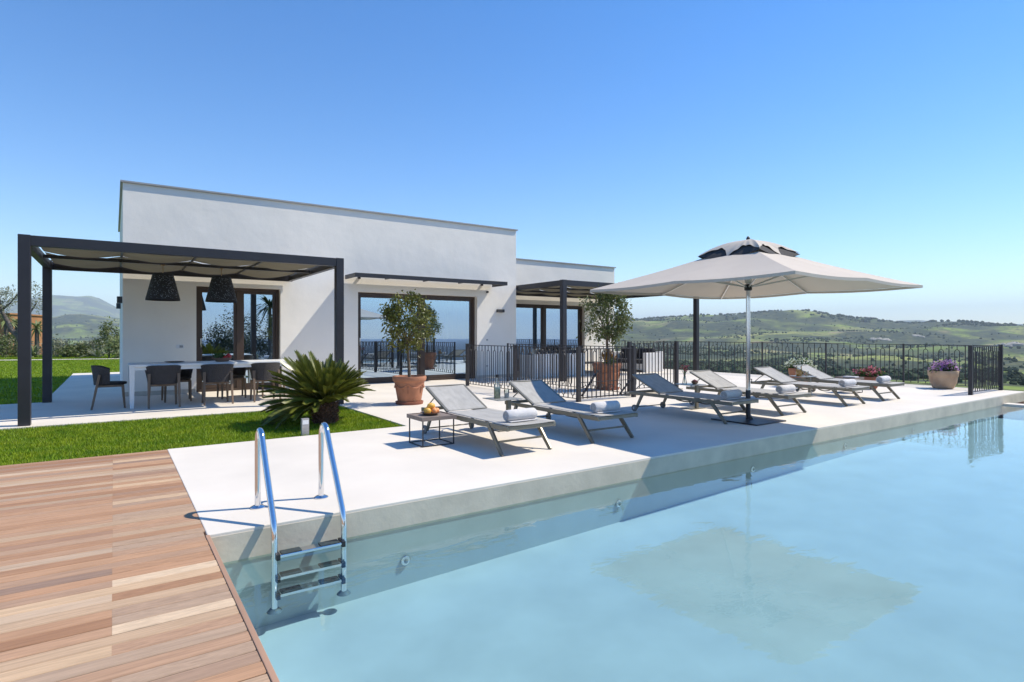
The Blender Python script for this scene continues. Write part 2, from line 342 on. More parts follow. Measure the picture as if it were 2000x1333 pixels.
def landmat():
    m = bpy.data.materials.new('countryside'); m.use_nodes = True
    n = m.node_tree.nodes; l = m.node_tree.links; b = n['Principled BSDF']; b.inputs['Roughness'].default_value = .95; b.inputs['Specular IOR Level'].default_value = .1
    tc = n.new('ShaderNodeTexCoord')
    def noise(s, d=5, dist=0., st=(1, 1, .0)):
        mp = n.new('ShaderNodeMapping'); mp.inputs['Scale'].default_value = st; l.new(tc.outputs['Object'], mp.inputs[0])
        z = n.new('ShaderNodeTexNoise'); z.inputs['Scale'].default_value = s; z.inputs['Detail'].default_value = d; z.inputs['Distortion'].default_value = dist
        l.new(mp.outputs[0], z.inputs[0]); return z.outputs[0]
    def ramp(src, stops):
        r = n.new('ShaderNodeValToRGB'); e = r.color_ramp.elements
        e[0].position, e[0].color = stops[0][0], (*stops[0][1], 1); e[1].position, e[1].color = stops[-1][0], (*stops[-1][1], 1)
        for p, c in stops[1:-1]: e.new(p).color = (*c, 1)
        l.new(src, r.inputs[0]); return r.outputs[0]
    def mix(f, a, b_):
        x = n.new('ShaderNodeMix'); x.data_type = 'RGBA'
        l.new(f, x.inputs[0]); l.new(a, x.inputs[6]); l.new(b_, x.inputs[7]); return x.outputs[2]
    mp = n.new('ShaderNodeMapping'); mp.inputs['Scale'].default_value = (1 / 130, 1 / 70, 0); mp.inputs['Rotation'].default_value = (0, 0, .5); l.new(tc.outputs['Object'], mp.inputs[0])
    vo = n.new('ShaderNodeTexVoronoi'); vo.inputs['Scale'].default_value = 1; l.new(mp.outputs[0], vo.inputs[0])
    sp = n.new('ShaderNodeSeparateColor'); l.new(vo.outputs['Color'], sp.inputs[0])
    fields = ramp(sp.outputs[0], [(0, (.15, .21, .045)), (.25, (.23, .29, .06)), (.45, (.13, .165, .05)), (.6, (.28, .28, .10)), (.75, (.20, .27, .05)), (.9, (.29, .235, .14)), (1, (.10, .13, .045))])
    scrub = ramp(noise(.03, 8), [(.3, (.022, .036, .024)), (.7, (.062, .078, .045))])
    f1 = ramp(noise(.0042, 8, 1.0), [(.40, (0, 0, 0)), (.52, (1, 1, 1))])
    c = mix(f1, fields, scrub)
    olv = ramp(noise(.045, 6, .5), [(.53, (0, 0, 0)), (.62, (1, 1, 1))]); oc = ramp(noise(.35, 5), [(.3, (.05, .065, .03)), (.7, (.15, .15, .075))])
    c = mix(olv, c, oc)
    fine = ramp(noise(.22, 6), [(.25, (.55, .55, .55)), (.75, (1.35, 1.35, 1.3))])
    x = n.new('ShaderNodeMix'); x.data_type = 'RGBA'; x.blend_type = 'MULTIPLY'; x.inputs[0].default_value = 1
    l.new(c, x.inputs[6]); l.new(fine, x.inputs[7]); l.new(x.outputs[2], b.inputs['Base Color'])
    return m
me = bpy.data.meshes.new('terrain'); me.from_pydata(tv.tolist(), [], tf.tolist()); me.materials.append(landmat())
me.polygons.foreach_set('use_smooth', [True] * len(me.polygons))
ter = bpy.data.objects.new('terrain', me); C.objects.link(ter); struct(ter)
# sea
M['sea'] = mat('sea_water', (.008, .14, .36), .4, var=.15, vscale=.004, bump=.15, bscale=.06)
struct(MB().lathe([(1e-5, 0), (15300, 0)], 96).build('sea', 'sea', loc=(0, 0, -125)))

# scattered far trees and bushes: too many to count, one object
def scatter(n, amin, amax, rmin, rmax, smin, smax, seed, thr=None):
    g = np.random.RandomState(seed); vs = []; fs = []
    base = []
    for k in range(3):
        m_ = MB(); m_.ball((0, 0, 0), 1, n=8, m=5); base.append((np.array(m_.v) * (1 + .55 * (g.rand(len(m_.v), 1) - .5)), m_.f))
    cnt = 0; o = 0
    while cnt < n:
        a = math.radians(g.uniform(amin, amax)); r = math.exp(g.uniform(math.log(rmin), math.log(rmax)))
        x = r * math.sin(a); y = r * math.cos(a)
        if thr is not None:
            if fbm(np.array(x), np.array(y), 420, 4) + .5 * g.rand() < thr: 
                if g.rand() > .05: continue
        z = float(terrain(x, y)); s = g.uniform(smin, smax) * (1 + .4 * g.rand())
        bv, bf = base[g.randint(3)]
        p = bv * np.array([s * g.uniform(.8, 1.5), s * g.uniform(.8, 1.5), s * g.uniform(.7, 1.1)]) + np.array([x, y, z + s * .45])
        vs.append(p); fs += [tuple(i + o for i in f) for f in bf]; o += len(p); cnt += 1
    me = bpy.data.meshes.new('far_trees'); me.from_pydata(np.concatenate(vs).tolist(), [], fs)
    me.materials.append(M['fartree']); ob = bpy.data.objects.new('far_trees', me); C.objects.link(ob)
    return ob
M['fartree'] = mat('far_tree_crown', (.040, .058, .030), .95, var=.3, vscale=.3, rand=.45, spec=.1)
tag(stuff(scatter(5200, 36, 80, 300, 2600, .8, 2.1, 5, .8)), 'scattered dark trees and scrub on the green hillside beyond the railing', 'trees')
tag(stuff(scatter(2200, -10, 8, 150, 3800, 1.0, 2.6, 6, .1)), 'olive groves and bushes on the plain behind the garden', 'trees')
tag(stuff(scatter(900, 36, 80, 2250, 2650, 2.0, 4.2, 19, .3)), 'dark trees along the crest of the far hill', 'trees')
tag(stuff(scatter(1500, 38, 80, 280, 620, .8, 2.1, 9, .5)), 'dark belt of trees below the hillside fields', 'trees')

M['rock'] = mat('pale_limestone', (.36, .33, .28), .9, var=.2, vscale=.05, bump=.5, bscale=.2)
for i, (x, d, w_, h_) in enumerate(((1716, 1650, 30, 7), (1795, 1800, 20, 5), (1972, 1500, 34, 8))):
    a = math.radians(px_az(x)); r_ = d; g = random.Random(60 + i); X0, Y0 = r_ * math.sin(a), r_ * math.cos(a); m = MB()
    for k in range(16):
        ox = g.gauss(0, .45) * w_; oy = g.gauss(0, .3) * w_; zz = float(terrain(X0 + ox, Y0 + oy)) - float(terrain(X0, Y0)); q0 = len(m.v)
        m.ball((ox, oy, zz), g.uniform(.25, .7) * h_, sx=2.2, sy=1.8, n=7, m=5)
        for q in range(q0, len(m.v)): m.v[q] = tuple(c + g.gauss(0, .07) * h_ for c in m.v[q])
    t = thing('rock_outcrop', (X0, Y0, float(terrain(X0, Y0))), ['pale rock scar on the hillside, left of the wooded rise', 'small pale rock scar halfway along the wooded slope', 'large pale rock scar on the hillside at the right edge'][i], 'rock', 'pale rock scars on the far hillside')
    m.build('rock_face', 'rock', t)

# ------------------------------------------------------------------ terrace, pool, lawns
V0 = 4.2; WALL = 14.5
poly = [(.5, V0), (17.0, V0), (17.0, 24), (-1.1, 24), (-1.1, 14.15), (-9, 14.15), (-9, 10.55), (3.42, 10.55), (3.42, 7.6), (.5, 7.6)]
terr = struct(MB().prism(poly, -.16, 0).build('terrace', 'concrete', bevel=.006))
struct(MB().prism([(.5, 4.212), (16.98, 4.212), (16.98, 23.9), (-1.0, 23.9), (-1.0, 14.3), (-8.9, 14.3), (-8.9, 10.7), (3.3, 10.7), (3.3, 7.7), (.5, 7.7)], -3.4, -.163).build('terrace_base', 'terrawall'))
# pool basin: end walls and sloping floor as one shell
PX1 = 15.45; PV0 = -2.2
pb = MB()
def fz(u): return -.70 + .24 * min(1, max(0, (u - .5) / 9))
struct(MB().add([(.5, V0 + .004, 0 - .02), (PX1, V0 + .004, -.02), (PX1, V0 + .004, fz(PX1)), (9.5, V0 + .004, fz(9.5)), (.5, V0 + .004, fz(.5))], [(0, 4, 3, 2, 1)]).build('pool_wall', mat('pool_cement_dimmed', (.60, .62, .60), .8, var=.08, vscale=2)))  # same cement as the floor; dimming through the water painted into a darker colour
pb.add([(.5, PV0, fz(.5)), (9.5, PV0, fz(9.5)), (PX1, PV0, fz(PX1)), (PX1, V0 + .004, fz(PX1)), (9.5, V0 + .004, fz(9.5)), (.5, V0 + .004, fz(.5))], [(0, 1, 4, 5), (1, 2, 3, 4)])
pb.add([(.5, PV0, fz(.5)), (.5, V0 + .004, fz(.5)), (.5, V0 + .004, -.06), (.5, PV0, -.06)], [(0, 1, 2, 3)])
pb.add([(PX1, PV0, fz(PX1)), (PX1, V0, fz(PX1)), (PX1, V0, -.19), (PX1, PV0, -.19)], [(3, 2, 1, 0)])
pb.add([(.5, PV0, fz(.5)), (PX1, PV0, fz(PX1)), (PX1, PV0, -.19), (.5, PV0, -.19)], [(3, 2, 1, 0)])
struct(pb.build('pool_basin', 'basin'))
struct(MB().box(.503, 16.97, V0 - .004, V0 + .008, -.215, -.022).build('pool_coping', 'coping'))
struct(MB().grid(lambda a, b: (.5 + a * (PX1 + .05 - .5), PV0 + b * (V0 - PV0), -.2), 4, 4).build('pool_water', 'water'))
struct(MB().box(PX1 + .05, PX1 + .34, PV0 - .3, V0 - .01, -.9, -.17).build('overflow_weir', 'concrete', bevel=.01))
struct(MB().box(.5, PX1 + .05, PV0 - .35, PV0 - .01, -.9, -.17).build('overflow_weir', 'concrete', bevel=.01))
struct(MB().box(-6, PX1 + .4, PV0 - 1.2, 4.15, -3.4, -.95).build('pool_foundation', 'terrawall'))
for i, (u, z) in enumerate(((1.88, -.47), (4.2, -.41), (6.5, -.37), (8.8, -.33), (11.1, -.32))):
    t = thing('pool_light', (u, V0, z), ['round steel pool light on the pool wall just right of the ladder', 'round steel pool light below the deck edge in front of the second lounger', 'round steel pool light under the parasol reflection on the pool wall', 'round pool light on the pool wall in front of the fourth lounger', 'farthest round pool light on the pool wall'][i], 'pool light', 'round lights set in the pool wall')
    MB().lathe([(.037, 0), (.037, .008), (.031, .014), (.024, .016)], 20).build('trim_ring', 'chrome', t, True).rotation_euler = (R(90), 0, 0)
    MB().lathe([(.023, .013), (.015, .02), (1e-5, .023)], 16).build('lens', 'cap', t, True).rotation_euler = (R(90), 0, 0)

# lawns
def lawn(name, x0, x1, y0, y1, ztop, dens, seed, hmin=.025, hmax=.05, w_=.006):
    base = struct(MB().box(x0, x1, y0, y1, -3.3, ztop).build(name, 'grassbase'))
    g = np.random.RandomState(seed); n = int((x1 - x0) * (y1 - y0) * dens)
    x = g.uniform(x0 - .004, x1 + .004, n); y = g.uniform(y0 - .004, y1 + .004, n); a = g.uniform(0, 6.28, n); h = g.uniform(hmin, hmax, n); lx = g.normal(0, .015, n); ly = g.normal(0, .015, n)
    v = np.empty((n, 3, 3)); z0 = ztop - .003
    v[:, 0] = np.stack([x - w_ * np.cos(a), y - w_ * np.sin(a), np.full(n, z0)], -1)
    v[:, 1] = np.stack([x + w_ * np.cos(a), y + w_ * np.sin(a), np.full(n, z0)], -1)
    v[:, 2] = np.stack([x + lx, y + ly, z0 + h], -1)
    me = bpy.data.meshes.new('grass'); me.from_pydata(v.reshape(-1, 3).tolist(), [], np.arange(n * 3).reshape(-1, 3).tolist()); me.materials.append(M['grass'])
    o = bpy.data.objects.new('grass', me); C.objects.link(o)
    return o
tag(stuff(lawn('front_lawn', -4.2, 3.405, 7.615, 10.535, -.03, 4200, 1)), 'short bright green grass between the wooden deck and the pergola', 'grass')
tag(stuff(lawn('garden_lawn', -12, -1.115, 14.17, 47, -.03, 330, 2, .03, .06, .014)), 'bright green lawn left of the house and its garden path', 'grass')
tag(stuff(lawn('garden_lawn', -1.11, 3.0, 24.01, 47, -.03, 330, 3, .03, .06, .014)), 'bright green grass behind the house beyond the path end', 'grass')
struct(MB().box(3.0, 16, 24.01, 47, -3.3, -.035).build('garden_lawn', 'grassbase'))
struct(MB().grid(lambda a, b: (-9 + 13 * a, 39.6 - 4.3 * a + .9 * b - .25 * math.sin(a * 5), -.0 ), 24, 1).build('garden_path', 'concrete'))

# wooden deck
wd = struct(MB().box(-7, .46, -3.0, 7.58, -.9, -.055).build('wooden_deck', mat('deck_joists', (.05, .035, .028), .9)))
pm_ = MB(); c_ = .004
pm_.add([(0, -.0445, -.03), (1, -.0445, -.03), (1, .0445, -.03), (0, .0445, -.03), (0, -.0445, -c_), (1, -.0445, -c_), (1, .0445, -c_), (0, .0445, -c_), (0, -.041, 0), (1, -.041, 0), (1, .041, 0), (0, .041, 0)],
        [(0, 1, 5, 4), (1, 2, 6, 5), (2, 3, 7, 6), (3, 0, 4, 7), (4, 5, 9, 8), (5, 6, 10, 9), (6, 7, 11, 10), (7, 4, 8, 11), (8, 9, 10, 11)])
plank_me = pm_.mesh('plank', 'plank')
pr = random.Random(11); v = 7.53; row = 0
while v > .75:
    left = -5.2 if v > 5 else (-3.6 if v > 3 else -2.6)
    cuts = [.497 if v > 4.25 else .485]
    if pr.random() < .6: cuts.append(0. + (-.006))
    c = cuts[-1] - pr.uniform(.9, 2.0) if len(cuts) > 1 else pr.choice([-1.2, -.9, -1.7]) + pr.uniform(-.3, .3)
    while c > left + .5: cuts.append(c); c -= pr.uniform(1.1, 2.4)
    cuts.append(left)
    for a, b in zip(cuts[:-1], cuts[1:]):
        inst(plank_me, 'plank', wd, (b + .0006, v, pr.uniform(-.002, .0)), (0, 0, 0), (a - b - .0004, 1, 1))
    v -= .0965; row += 1
struct(MB().box(-7, .47, -3, .76, -.05, -.004).build('wooden_deck_end', 'plank'))
MB().box(.487, .512, -3, V0 - .01, -.16, .004).build('edge_board', mat('edge_board_wood', (.42, .25, .16), .65, var=.2, vscale=8, stretch=(1, .1, 1)), wd, bevel=.003)

# ------------------------------------------------------------------ house
def wall_open(mb, x0, x1, z0, z1, y, th, ops):
    xs = sorted({x0, x1, *[o[0] for o in ops], *[o[1] for o in ops]}); zs = sorted({z0, z1, *[o[2] for o in ops], *[o[3] for o in ops]})
    def solid(i, k):
        if i < 0 or k < 0 or i >= len(xs) - 1 or k >= len(zs) - 1: return False
        cx = (xs[i] + xs[i + 1]) / 2; cz = (zs[k] + zs[k + 1]) / 2
        return not any(o[0] < cx < o[1] and o[2] < cz < o[3] for o in ops)
    for i in range(len(xs) - 1):
        for k in range(len(zs) - 1):
            if not solid(i, k): continue
            a, b, c, d = xs[i], xs[i + 1], zs[k], zs[k + 1]
            mb.add([(a, y, c), (b, y, c), (b, y, d), (a, y, d)], [(0, 1, 2, 3)])
            mb.add([(a, y + th, c), (b, y + th, c), (b, y + th, d), (a, y + th, d)], [(3, 2, 1, 0)])
            if not solid(i - 1, k): mb.add([(a, y, c), (a, y + th, c), (a, y + th, d), (a, y, d)], [(3, 2, 1, 0)])
            if not solid(i + 1, k): mb.add([(b, y, c), (b, y + th, c), (b, y + th, d), (b, y, d)], [(0, 1, 2, 3)])
            if not solid(i, k - 1): mb.add([(a, y, c), (b, y, c), (b, y + th, c), (a, y + th, c)], [(3, 2, 1, 0)])
            if not solid(i, k + 1): mb.add([(a, y, d), (b, y, d), (b, y + th, d), (a, y + th, d)], [(0, 1, 2, 3)])
    return mb
HB = 21.6; HT = 4.46
house = thing('villa', (5, WALL, 0), 'white plastered flat-roofed villa with sliding glass doors facing the pool', 'house')
ho = (5, WALL, 0)
D1 = (1.51, 3.28, 0, 2.37); D2 = (5.18, 8.75, 0, 2.39)
wm = MB(); wall_open(wm, .16, 10.14, 0, HT, WALL, .3, [D1, D2])
wm.box(.16, .46, WALL + .302, HB, 0, HT); wm.box(9.84, 10.14, WALL + .302, HB, 0, HT); wm.box(.46, 9.84, HB - .3, HB, 0, HT)
wm.box(.46, 9.84, WALL + .302, HB - .3, 3.0, 3.3)
wm.build('wall', 'plaster', house, org=ho)
# wing
WV = 16.6; WR = 16.37; WT = 3.92; D3 = (10.9, 14.8, 0, 2.37)
wg = MB(); wall_open(wg, 10.145, WR, 0, WT, WV, .3, [D3])
wg.box(WR - .3, WR, WV + .302, HB, 0, WT); wg.box(10.145, WR - .3, HB - .3, HB, 0, WT); wg.box(10.145, WR - .3, WV + .302, HB - .3, 2.8, 3.0)
wg.build('wing_wall', 'plaster', house, org=ho)
def capring(x0, x1, y0, y1, z, o=.045, name='parapet_cap'):
    m = MB(); t = .32
    m.box(x0 - o, x1 + o, y0 - o, y0 + t, z, z + .035); m.box(x0 - o, x1 + o, y1 - t, y1 + o, z, z + .035)
    m.box(x0 - o, x0 + t, y0 + t + .001, y1 - t - .001, z, z + .035); m.box(x1 - t, x1 + o, y0 + t + .001, y1 - t - .001, z, z + .035)
    m.build(name, 'cap', house, org=ho)
capring(.16, 10.14, WALL, HB, HT); capring(10.19, WR, WV, HB - .05, WT)
for a_, b_ in ((.148, D1[0] - .02), (D1[1] + .02, D2[0] - .02), (D2[1] + .02, 10.15)): MB().box(a_, b_, WALL - .012, WALL + .01, .0, .09).build('plinth', 'plinth', house, org=ho)
inn = MB(); inn.box(.46, 9.84, WALL + .31, HB - .31, -.02, .012); inn.box(10.16, WR - .31, WV + .31, HB - .31, -.02, .012); inn.build('room_floor', 'floor_in', house, org=ho)
inw = MB(); inw.box(.46, 9.84, 18.6, 18.7, .012, 3.0); inw.box(4.1, 4.2, WALL + .31, 18.6, .012, 3.0); inw.box(10.17, WR - .31, 20.2, 20.3, .012, 2.8); inw.build('room_wall', 'wall_in', house, org=ho)
def sliding(op, y, stiles, name='sliding_door'):
    x0, x1, z0, z1 = op; yy = y + .14
    fr = MB(); t = .075
    fr.box(x0 - .001, x1 + .001, yy, yy + .12, z1 - .06, z1 + .001); fr.box(x0, x1, yy, yy + .12, -.001, .055)
    fr.box(x0 - .001, x0 + t, yy, yy + .12, .055, z1 - .06); fr.box(x1 - t, x1 + .001, yy, yy + .12, .055, z1 - .06)
    d = fr.build(name, 'bronze', house, org=ho)
    edges = [x0 + t] + stiles + [x1 - t]
    for s_ in stiles:
        MB().box(s_ - .05, s_ + .05, yy + .012, yy + .11, .056, z1 - .061).build('stile', 'bronze', d, org=ho)
    for a, b in zip(edges[:-1], edges[1:]):
        a2 = a + (.05 if a in stiles else 0); b2 = b - (.05 if b in stiles else 0)
        r = MB(); yq = yy + .035
        r.box(a2 + .001, a2 + .06, yq, yq + .06, .057, z1 - .062); r.box(b2 - .06, b2 - .001, yq, yq + .06, .057, z1 - .062)
        r.box(a2 + .06, b2 - .06, yq, yq + .06, z1 - .13, z1 - .062); r.box(a2 + .06, b2 - .06, yq, yq + .06, .057, .15)
        r.build('sash', 'bronze', d, org=ho)
        MB().add([(a2 + .05, yq + .03, .14), (b2 - .05, yq + .03, .14), (b2 - .05, yq + .03, z1 - .12), (a2 + .05, yq + .03, z1 - .12)], [(0, 1, 2, 3)]).build('pane', 'glass', d, org=ho)
    MB().box(x0 + t + .02, x0 + t + .045, yy + .005, yy + .034, 1.0, 1.2).build('handle', 'chrome', d, org=ho)
    return d
sliding(D1, WALL, [2.40]); sliding(D2, WALL, [7.05]); sliding(D3, WV, [12.97])
def curtain(x0, x1, y, z1, par=house):
    n = 40; m = MB().grid(lambda a, b: (x0 + a * (x1 - x0), y + .05 * math.sin(a * (x1 - x0) * 42), .03 + b * z1), n, 1)
    m.build('curtain', 'curtain', par, True, org=ho)
curtain(1.62, 1.95, WALL + .5, 2.5); curtain(2.9, 3.3, WALL + .5, 2.5); curtain(7.9, 8.75, WALL + .5, 2.5); curtain(10.9, 11.5, WV + .5, 2.4); curtain(14.2, 14.8, WV + .5, 2.4)
# small fittings on the wall
wl = MB(); wl.box(9.42, 9.66, WALL - .09, WALL, 1.95, 2.04); wl.build('wall_lamp', 'greylamp', house, org=ho, bevel=.005)
wl = MB(); wl.box(.06, .159, 15.2, 15.42, 1.98, 2.12); wl.build('wall_lamp', 'greylamp', house, org=ho, bevel=.005)
wl = MB(); wl.box(.06, .159, 18.6, 18.82, 1.98, 2.12); wl.build('wall_lamp', 'greylamp', house, org=ho, bevel=.005)
MB().lathe([(.03, 0), (.03, .06), (.02, .075)], 12).build('sensor', 'greylamp', house, loc=(9.09 - 5, -.0, 2.54)).rotation_euler = (R(90), 0, 0)
oo = MB(); oo.box(1.12, 1.27, WALL - .012, WALL - .001, .99, 1.07); ob_ = oo.build('wall_socket', 'white', house, org=ho, bevel=.003)
MB().box(1.185, 1.25, WALL - .016, WALL - .0125, 1.005, 1.055).build('socket_insert', 'cap', ob_, org=ho)
MB().box(9.06, 9.12, WALL - .012, WALL - .001, 1.11, 1.15).build('wall_socket', 'cap', house, org=ho)
MB().box(9.06, 9.12, WALL - .012, WALL - .001, .34, .38).build('wall_socket', 'cap', house, org=ho)
# inside furniture seen faintly through the glass
t = thing('indoor_table', (2.5, 16.6, .012), 'white table inside the left room seen faintly through the glass', 'table')
MB().box(-.7, .7, -.4, .4, .70, .74).build('tabletop', 'white', t)
for sx in (-1, 1):
    for sy in (-1, 1): MB().box(sx * .64 - .03, sx * .64 + .03, sy * .34 - .03, sy * .34 + .03, 0, .699).build('leg', 'white', t)

# awning over the big door
aw = thing('awning', (7.05, WALL, 2.69), 'flat dark metal awning above the wide sliding door', 'awning')
ao = (7.05, WALL, 2.69)
MB().box(4.86, 9.23, 13.74, WALL - .055, 2.775, 2.79).build('roof_sheet', 'anthracite', aw, org=ao)
f_ = MB(); f_.box(4.82, 9.27, 13.68, 13.74, 2.69, 2.792); f_.box(4.82, 4.86, 13.741, WALL - .055, 2.69, 2.792); f_.box(9.23, 9.27, 13.741, WALL - .055, 2.69, 2.792)
f_.build('frame', 'anthracite', aw, org=ao, bevel=.004)
for u in (5.9, 7.0, 8.1): MB().box(u - .02, u + .02, 13.741, WALL - .056, 2.735, 2.774).build('rafter', 'anthracite', aw, org=ao)
for u in (5.2, 8.9): MB().box(u - .03, u + .03, WALL - .054, WALL, 2.72, 2.77).build('bracket', 'anthracite', aw, org=ao)

# pergolas
def pergola(name, label, x0, x1, y0, y1, H, posts, pw, nbay, ymid):
    o = (x0, y0, 0); t = thing(name, o, label, 'pergola')
    for (px_, py_) in posts: MB().box(px_ - pw / 2, px_ + pw / 2, py_ - pw / 2, py_ + pw / 2, 0, H).build('post', 'anthracite', t, org=o, bevel=.006)
    hw = pw / 2; bz = H - .155
    for (a, b, c, d) in ((x0 + hw, x1 - hw, y0 - hw + .006, y0 + hw - .03), (x0 - hw + .01, x1 + hw - .01, y1 - hw + .03, y1 + hw - .006)):
        MB().box(a, b, c, d, bz, H - .006).build('beam', 'anthracite', t, org=o, bevel=.004)
    for xx in (x0, x1):
        MB().box(xx - hw + .02, xx + hw - .02, y0 + hw, y1 - hw, bz + .003, H - .008).build('beam', 'anthracite', t, org=o, bevel=.004)
    for ym in ymid: MB().box(x0 + hw, x1 - hw, ym - .03, ym + .03, bz + .02, bz + .075).build('rail', 'anthracite', t, org=o)
    L = (x1 - x0 - pw) / nbay
    for k in range(1, nbay):
        xx = x0 + hw + k * L; MB().box(xx - .015, xx + .015, y0 + hw, y1 - hw, bz + .098, bz + .12).build('rod', 'anthracite', t, org=o)
    edges = [y0 + hw + .05] + list(ymid) + [y1 - hw + .06]
    for a, b in zip(edges[:-1], edges[1:]):
        def fn(s, q, a=a, b=b):
            u = x0 + hw + .02 + s * (x1 - x0 - pw - .04); ph = ((u - x0 - hw) / L) % 1
            return (u, a + .035 + q * (b - a - .07), bz + .128 - .075 * math.sin(math.pi * ph) ** 1.0 + .008 * math.sin(q * 9 + u * 3))
        MB().grid(fn, nbay * 12, 10).build('canvas', 'canvas', t, True, org=o)
    return t
pergola('pergola', 'dark metal pergola with slack canvas roof over the dining table', -1.04, 3.46, 10.7, 14.37, 2.71, [(-1.04, 10.7), (3.46, 10.7), (-1.04, 14.12)], .14, 4, [12.4])
pergola('pergola', 'dark metal pergola over the white sofas at the far wing', 10.22, 15.92, 12.34, 16.46, 2.80, [(10.22, 12.34), (15.92, 12.34)], .14, 5, [13.7, 15.1])

# pendant lamps
def pendant(loc, label):
    t = thing('pendant_lamp', loc, label, 'lamp', 'woven pendant lamps under the pergola')
    MB().tube([(0, 0, .46), (0, 0, .64)], .008, 8).build('stem', 'brass', t)
    MB().lathe([(.035, .635), (.035, .655)], 12).build('ceiling_cup', 'brass', t)
    sh = MB().lathe([(.268, 0), (.277, .0), (.275, .03), (.17, .465), (.165, .49), (.15, .49), (.26, .02), (.268, 0)], 40).build('lamp_shade', 'shade', t, True)
    g = random.Random(int(loc[0] * 100)); m = MB()
    for k in range(700):
        a = g.uniform(0, 6.283); z = g.uniform(.03, .45); r = .2765 - (z - .03) / .435 * .106 + .001; s = g.uniform(.003, .0065)
        c, sn = math.cos(a), math.sin(a); p = Vector((r * c, r * sn, z)); tx = Vector((-sn, c, 0)); tz = Vector((-.24 * c, -.24 * sn, 1)).normalized(); an = g.uniform(0, 3); e1 = tx * math.cos(an) + tz * math.sin(an); e2 = -tx * math.sin(an) + tz * math.cos(an)
        m.add([p - e1 * s - e2 * s * .5, p + e1 * s - e2 * s * .5, p + e1 * s + e2 * s * .5, p - e1 * s + e2 * s * .5], [(0, 1, 2, 3)])
    stuff(m.build('weave_gap', 'fleck', sh))
    MB().ball((0, 0, .3), .05).build('bulb', 'white', t, True)
pendant((.75, 12.4, 1.92), 'black woven pendant lamp under the pergola, the left one before plain wall')
pendant((1.72, 12.4, 1.92), 'black woven pendant lamp under the pergola, in front of the glass door')

# dining table and chairs
TX0, TX1, TY0, TY1 = .22, 3.02, 12.0, 12.95
t = thing('dining_table', ((TX0 + TX1) / 2, (TY0 + TY1) / 2, 0), 'long white dining table under the pergola', 'table'); o = ((TX0 + TX1) / 2, (TY0 + TY1) / 2, 0)
MB().box(TX0, TX1, TY0, TY1, .725, .765).build('tabletop', 'white', t, org=o, bevel=.004)
MB().box(TX0 + .08, TX1 - .08, TY0 + .03, TY1 - .03, .665, .724).build('apron', 'white', t, org=o)
for x in (TX0 + .045, TX1 - .045):
    for y in (TY0 + .05, TY1 - .05):
        MB().bar((x, y, .724), (x, y, 0), .085, .085, .06, .06).build('leg', 'white', t, org=o, bevel=.004)
def shell(t0, t1, rb, rt, zb, ztop, th):
    m = MB(); n = 20; k = 8; idx = {}
    for side in (0, 1):
        for i in range(n + 1):
            a = math.radians(t0 + (t1 - t0) * i / n); e = abs(i / n * 2 - 1); zt = ztop - .10 * e ** 3
            for j in range(k + 1):
                q = j / k; r = rb + (rt - rb) * q ** 1.3 - side * th; zz = zb + .03 * e ** 2 + (zt - zb) * q
                idx[side, i, j] = len(m.v); m.v.append((r * math.sin(a) * 1.0, -r * math.cos(a) * .92, zz))
    for i in range(n):
        for j in range(k):
            m.f.append((idx[0, i, j], idx[0, i + 1, j], idx[0, i + 1, j + 1], idx[0, i, j + 1])); m.f.append((idx[1, i, j], idx[1, i, j + 1], idx[1, i + 1, j + 1], idx[1, i + 1, j]))
        for j in (0, k): m.f.append((idx[0, i, j], idx[1, i, j], idx[1, i + 1, j], idx[0, i + 1, j]))
    for i in (0, n):
        for j in range(k): m.f.append((idx[0, i, j], idx[0, i, j + 1], idx[1, i, j + 1], idx[1, i, j]))
    return m
def chair():
    t = thing('dining_chair', (0, 0, 0), 'chair', 'chair', 'wicker chairs round the dining table')
    shell(-92, 92, .245, .29, .41, .75, .022).build('backrest', 'wicker', t, True)
    MB().prism([(.215 * math.cos(a) , .23 * math.sin(a) + .03) for a in [k * math.pi / 10 for k in range(20)]], .41, .455).build('seat', 'seatpad', t, bevel=.012)
    MB().box(-.2, .2, -.16, .2, .375, .409).build('seat_frame', 'teak', t)
    for sx in (-1, 1):
        MB().bar((sx * .205, .195, .40), (sx * .215, .225, 0), .045, .045, .03, .03).build('leg', 'teak', t, bevel=.004)
        MB().bar((sx * .225, -.14, .60), (sx * .235, -.25, 0), .05, .04, .03, .03).build('leg', 'teak', t, bevel=.004)
    return t
ch = chair()
spots = [(-.06, 12.47, -90, 'dark wicker chair at the left head of the dining table, seen in profile'),
         (.74, 12.12, 0, 'dark wicker chair with its back to the lawn, nearest the left table leg'),
         (1.60, 12.10, 0, 'dark wicker chair with its back to the lawn, in front of the fruit bowl'),
         (2.45, 12.12, 0, 'dark wicker chair half hidden behind the cycad fronds, back to the lawn'),
         (1.02, 12.98, 180, 'dark wicker chair on the house side, behind the leftmost lawn-side chair'),
         (2.0, 13.0, 180, 'dark wicker chair on the house side in front of the door stile'),
         (2.75, 12.98, 180, 'rightmost dark wicker chair on the house side of the dining table')]
for i, (x, y, a, lb) in enumerate(spots):
    c = ch if i == 0 else copy_tree(ch); c.location = (x, y, 0); c.rotation_euler = (0, 0, R(a)); c['label'] = lb
